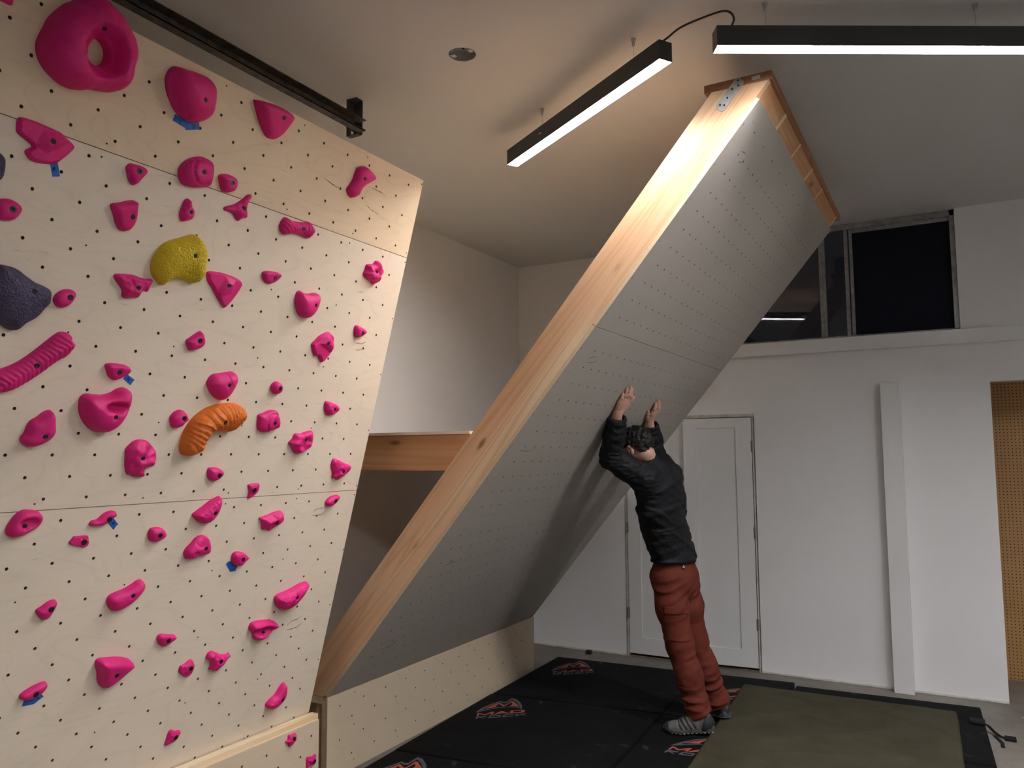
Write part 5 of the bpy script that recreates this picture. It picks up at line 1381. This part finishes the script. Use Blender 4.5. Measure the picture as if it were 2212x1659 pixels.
M['hair'] = cloth_mat('black_hair', (.0045, .0036, .003), (.012, .009, .0075), .45, 60, 1.0, 130)
M['shoe'] = cloth_mat('grey_shoe_mesh', (.085, .085, .075), (.135, .135, .12), .7, 60, .5, 500)
M['shoe_dark'] = plain('dark_shoe_overlay', (.018, .02, .022), .6)
M['sole'] = plain('shoe_sole', (.055, .055, .055), .75)
M['sole_pale'] = plain('pale_sole_lug', (.42, .42, .36), .7)

ps = thing('person', (-1.46, 4.95, 0.06), 'person in black jacket and rust trousers leaning on raised hands against the overhanging board', 'person')
grown('body', skin, (-2.0, 4.05, .10), (-1.2, 5.30, 2.24), .0042, M['skin'], ps, 1)

# ---- hair: thick cap over the top and back of the skull, short at the nape
def hair(P):
    q = (P - HEAD) @ HF.T                 # forward, left, up
    f, l, u = q[:, 0], q[:, 1], q[:, 2]
    d = ell(P, HEAD + HF[0] * -.014 + HF[2] * .026, HF, (.112, .089, .106))
    d = d - .007 * fold(P, 38, 1.0) - .004 * fold(P, 90, 4.0)
    # hairline: forehead, temples, over the ears, nape
    line = np.interp(f, [-.12, -.062, -.042, -.026, .03, .06, .085, .11], [-.085, -.078, -.040, .030, .026, .036, .060, .072])
    return smax(d, -(u - line) * .8, .006)
grown('hair', hair, HEAD - .16, HEAD + .17, .0036, M['hair'], ps, 1)
for s in (1, -1):
    c = HEAD + HF[0] * .0845 + HF[1] * s * .031 + HF[2] * .001
    b = MB(); rr = []
    n1, n2 = 8, 12
    for i in range(n1 + 1):
        for j in range(n2):
            a, bb = math.pi * i / n1, 2 * math.pi * j / n2
            rr.append(c + .0095 * (HF[0] * math.cos(a) + math.sin(a) * (HF[1] * math.cos(bb) + HF[2] * math.sin(bb))))
    b.add(rr, [(i * n2 + j, i * n2 + (j + 1) % n2, (i + 1) * n2 + (j + 1) % n2, (i + 1) * n2 + j) for i in range(n1) for j in range(n2)], 0)
    b.m = [1 if k < n2 * 2 else 0 for k in range(len(b.f))]
    b.build('eye', [plain('eye_white', (.7, .68, .64), .3), M['hair']], ps, smooth=True)

# ---- jacket
def jacket(P):
    MID, UPC = V3(-1.596, 4.795, 1.335), V3(-1.592, 4.690, 1.565)
    pts = [PEL + V3(.012, 0, .045), PEL + V3(.002, -.01, .10), WST, MID, CHE, UPC, NEK + V3(.01, .01, -.02)]
    d = spine(P, pts, [LAT] * 7, [.180, .184, .182, .186, .192, .172, .095], [.118, .124, .122, .128, .136, .118, .085])
    d = smin(d, chain(P, [NEK + V3(.015, .012, -.045), NEK + V3(-.014, -.008, .030)], [.088, .073], .01), .03)
    for S_, E_, W_ in ((LSHO, LELB, LWRI), (RSHO, RELB, RWRI)):
        fd = (W_ - E_) / np.linalg.norm(W_ - E_)
        cuff = E_ + (W_ - E_) * .90
        a = chain(P, [CHE + (S_ - CHE) * .5, S_, S_ + (E_ - S_) * .5, E_, E_ + (cuff - E_) * .5, cuff], [.092, .082, .072, .064, .059, .053], .03)
        up = (P - S_) @ fd
        st = np.c_[up * 3.4, (P @ V3(.6, -.8, 0)) * 1.1, (P @ V3(.8, .6, 0)) * 1.1]
        a = a - .0065 * (fold(P, 13, 2.0, st) - .35) - .003 * fold(P, 30, 5.0, st)
        q = (P - cuff) @ fd
        a = smax(a, q, .010)
        a = smax(a, -(cone(P, cuff - (W_ - E_) * .10, cuff + (W_ - E_) * .3, .041, .041)), .004)
        d = smin(d, a, .05)
    # pulled folds: diagonal from the near armpit, level ones at the small of the back, fine quilting
    lat = (P - WST) @ LAT; h = P[:, 2]; dp = (P - WST) @ V3(.98, -.16, 0)
    body = np.clip((1.66 - h) / .2, 0, 1)
    st = np.c_[(h - lat * .55) * 2.6, (lat + h * .5) * .55, dp * .8]
    d = d - .0085 * (fold(P, 7.5, 1.0, st) - .4) * body
    st = np.c_[h * 3.2 + lat * .4, lat * .7, dp * .9]
    d = d - .0045 * (fold(P, 13, 4.0, st) - .4) * body
    d = d - .0022 * fold(P, 42, 6.0, st)
    hem = (P[:, 2] - (1.058 + .03 * ((P - PEL) @ LAT)))
    d = d - .006 * np.exp(-((hem - .012) / .012) ** 2)
    d = smax(d, -hem, .014)
    d = smax(d, -chain(P, [NEK + V3(.0, .0, -.01), NEK + V3(-.034, -.022, .10)], [.060, .062], .01), .006)
    return pressed(d, P)
jk = grown('jacket', jacket, (-2.0, 4.10, 1.0), (-1.22, 5.20, 2.06), .0062, M['jacket'], ps, 1)

# ---- trousers
def legs_only(P):
    d = None
    for H_, K_, A_, w in ((LHIP, LKNE, LANK, 0), (RHIP, RKNE, RANK, 1)):
        bot = A_ + V3(.004, 0, -.005 if w == 0 else -.035)
        ax = (K_ - bot) / np.linalg.norm(K_ - bot)
        a = chain(P, [H_ + V3(0, 0, .03), H_ + (K_ - H_) * .45, K_, K_ + (bot - K_) * .45, bot], [.104, .096, .082, .077, .073], .04)
        t = (P - bot) @ ax
        low = np.clip((.55 - t) / .4, .25, 1)
        st = np.c_[t * 2.3 + (P[:, 0] - P[:, 1]) * .5, P[:, 0] * .8, P[:, 1] * .8]
        a = a - .012 * (fold(P, 9, 1.0 + w, st) - .4) * low - .005 * (fold(P, 19, 3.0 + w, st) - .4) * low
        a = smax(a, -t - .012 * np.sin(P[:, 1] * 40), .008)
        a = smax(a, -cone(P, bot - ax * .2, bot + ax * .03, .053, .052), .004)
        d = a if d is None else smin(d, a, .010)
    return d
def trousers(P):
    d = legs_only(P)
    hip = spine(P, [PEL - V3(0, 0, .11), PEL - V3(0, 0, .02), PEL + V3(0, 0, .095)], [LAT] * 3, [.160, .170, .158], [.112, .122, .112])
    seat = smin(ell(P, PEL + V3(.035, -.045, -.055), np.eye(3), (.092, .095, .115)), ell(P, PEL + V3(.050, .045, -.055), np.eye(3), (.090, .09, .115)), .012)
    d = smin(smin(d, hip, .025), seat, .02)
    lat = (P - PEL) @ LAT
    st = np.c_[P[:, 2] * 2.0 + lat * 1.3, lat * .6, P[:, 0] * .6]
    d = d - .010 * (fold(P, 8, 2.5, st) - .45) * np.exp(-((P[:, 2] - .84) / .11) ** 2)
    d = smax(d, P[:, 2] - 1.10, .004)
    return d
tr = grown('trousers', trousers, (-1.82, 4.62, .06), (-1.16, 5.32, 1.14), .0062, M['trouser'], ps, 1)
# cargo pocket on the left thigh, its flap standing a little proud
LEGAX = (LHIP - LKNE) / np.linalg.norm(LHIP - LKNE)
def pocket_box(P, z0, z1, out):
    d = trousers(P) - out
    c = LKNE + LEGAX * .2
    side = V3(.55, -.83, 0)                                  # outward on the near left side of the thigh
    q = P - c
    lat = V3(.83, .55, 0)
    w = np.abs(q @ lat) - .078
    return smax(smax(smax(d, w, .004), P[:, 2] - z1, .003), smax(z0 - P[:, 2], -(q @ side) + .02, .003), .003)
grown('cargo_pocket', lambda P: pocket_box(P, .600, .790, .006), (-1.75, 4.62, .55), (-1.2, 5.0, .86), .0055, M['trouser'], tr, 1)
grown('pocket_flap', lambda P: pocket_box(P, .765, .812, .0115), (-1.75, 4.62, .70), (-1.2, 5.0, .90), .0055, M['trouser'], tr, 1)
# belt loop badge: small light triangle at the back of the waist
b = MB()
qc = V3(-1.478, 4.815, 1.048)
fr = frame(V3(.35, -.93, .05), V3(0, 0, 1))
b.prism([(-.010, -.009), (.010, -.009), (0, .010)], Vector(qc), Vector(-fr[1]), Vector(fr[2]), Vector(fr[0]), -.03, .006)
b.build('badge', plain('pale_badge', (.35, .34, .30), .6), tr)

# ---- shoes
def shoe(heel, toe, lift, label):
    ax = np.array(toe) - np.array(heel); L = np.linalg.norm(ax[:2]); ang = math.atan2(ax[1], ax[0])
    c, s = math.cos(ang), math.sin(ang)
    cl, sl = math.cos(lift), math.sin(lift)
    piv = np.array([L * .70, 0, 0])
    def to_local(P):
        q = P - np.array(heel)
        x = q[:, 0] * c + q[:, 1] * s; y = -q[:, 0] * s + q[:, 1] * c; z = q[:, 2]
        # heel raised about the ball of the foot
        xr = x - piv[0]; zr = z
        x2 = np.where(xr < 0, xr * cl - zr * sl, xr); z2 = np.where(xr < 0, xr * sl + zr * cl, zr)
        return np.c_[x2 + piv[0], y, z2]
    outline = lambda x: np.interp(x, [0, .03, .08, .14, .20, .25, .285, .305], [.022, .035, .036, .038, .047, .046, .034, .012])
    mid = lambda x: np.interp(x, [0, .1, .2, .3], [0, .0, .004, -.004])
    def upper(P):
        q = to_local(P); x, y, z = q.T
        d = ell(q, np.array([.205, .002, .020]), np.eye(3), (.100, .048, .052))
        d = smin(d, ell(q, np.array([.115, .0, .045]), np.eye(3), (.085, .040, .060)), .03)
        d = smin(d, ell(q, np.array([.050, .0, .045]), np.eye(3), (.052, .037, .062)), .03)
        d = smin(d, cone(q, np.array([.055, 0, .06]), np.array([.060, 0, .105]), .040, .038), .02)
        d = smax(d, -cone(q, np.array([.062, 0, .095]), np.array([.062, 0, .2]), .031, .034), .004)
        d = smax(d, -(z - .020), .003); d = smax(d, z - .118 + .25 * np.clip(x - .04, 0, .1), .004)
        d = d + .0012 * np.sin(x * 150 + y * 60)
        return d
    def sole(P):
        q = to_local(P); x, y, z = q.T
        w = np.abs(y - mid(x)) - outline(x) - .003
        top = np.interp(x, [0, .06, .15, .24, .305], [.040, .036, .028, .026, .036])
        d = smax(w, z - top, .005); d = smax(d, -(z - np.interp(x, [0, .25, .31], [.006, .005, .016])), .003)
        return smax(smax(d, -x - .002, .006), x - .306, .006)
    def lugs(P):
        q = to_local(P); x, y, z = q.T
        w = np.abs(y - mid(x)) - outline(x) - .001
        d = smax(w, z - .012, .002); d = smax(d, -z + .0005, .001)
        gap = np.abs(((x / .024) % 1) - .5) * .024 - .0085
        d = smax(d, gap, .001)
        return smax(smax(d, -x + .004, .003), x - .27, .003)
    def overlay(P):
        q = to_local(P); x, y, z = q.T
        u = upper(P) - .0028
        heelc = smax(u, x - .075 + .35 * (z - .03), .004)
        heelc = smax(heelc, z - .098, .003)
        toe_ = smax(u, .272 - x, .004)
        lace = u + 0
        st = np.abs(((x - .6 * z - .098) / .029) % 1 - .5) * .029 - .0055
        lace = smax(smax(u - .002, st, .002), smax(.105 - x, x - .215, .003), .003); lace = smax(lace, .030 - z, .003)
        return np.minimum(np.minimum(heelc, toe_), lace)
    h = np.array(heel); t = np.array(toe)
    lo = np.minimum(h, t) - V3(.10, .10, .03); hi = np.maximum(h, t) + V3(.10, .10, .22); lo[2] = h[2] - .02
    o = grown('shoe', upper, lo, hi, .0038, M['shoe'], ps, 1)
    o['label'] = label
    grown('sole', sole, lo, hi, .0038, M['sole'], o, 1)
    grown('sole_lug', lugs, lo, hi, .0034, M['sole_pale'], o, 0)
    grown('overlay', overlay, lo, hi, .0034, M['shoe_dark'], o, 0)
shoe((-1.318, 4.838, .0625), (-1.606, 4.752, .0625), 0.085, 'left trail shoe, side on')
shoe((-1.292, 5.062, .0625), (-1.510, 5.270, .0625), 0.17, 'right trail shoe, heel raised')
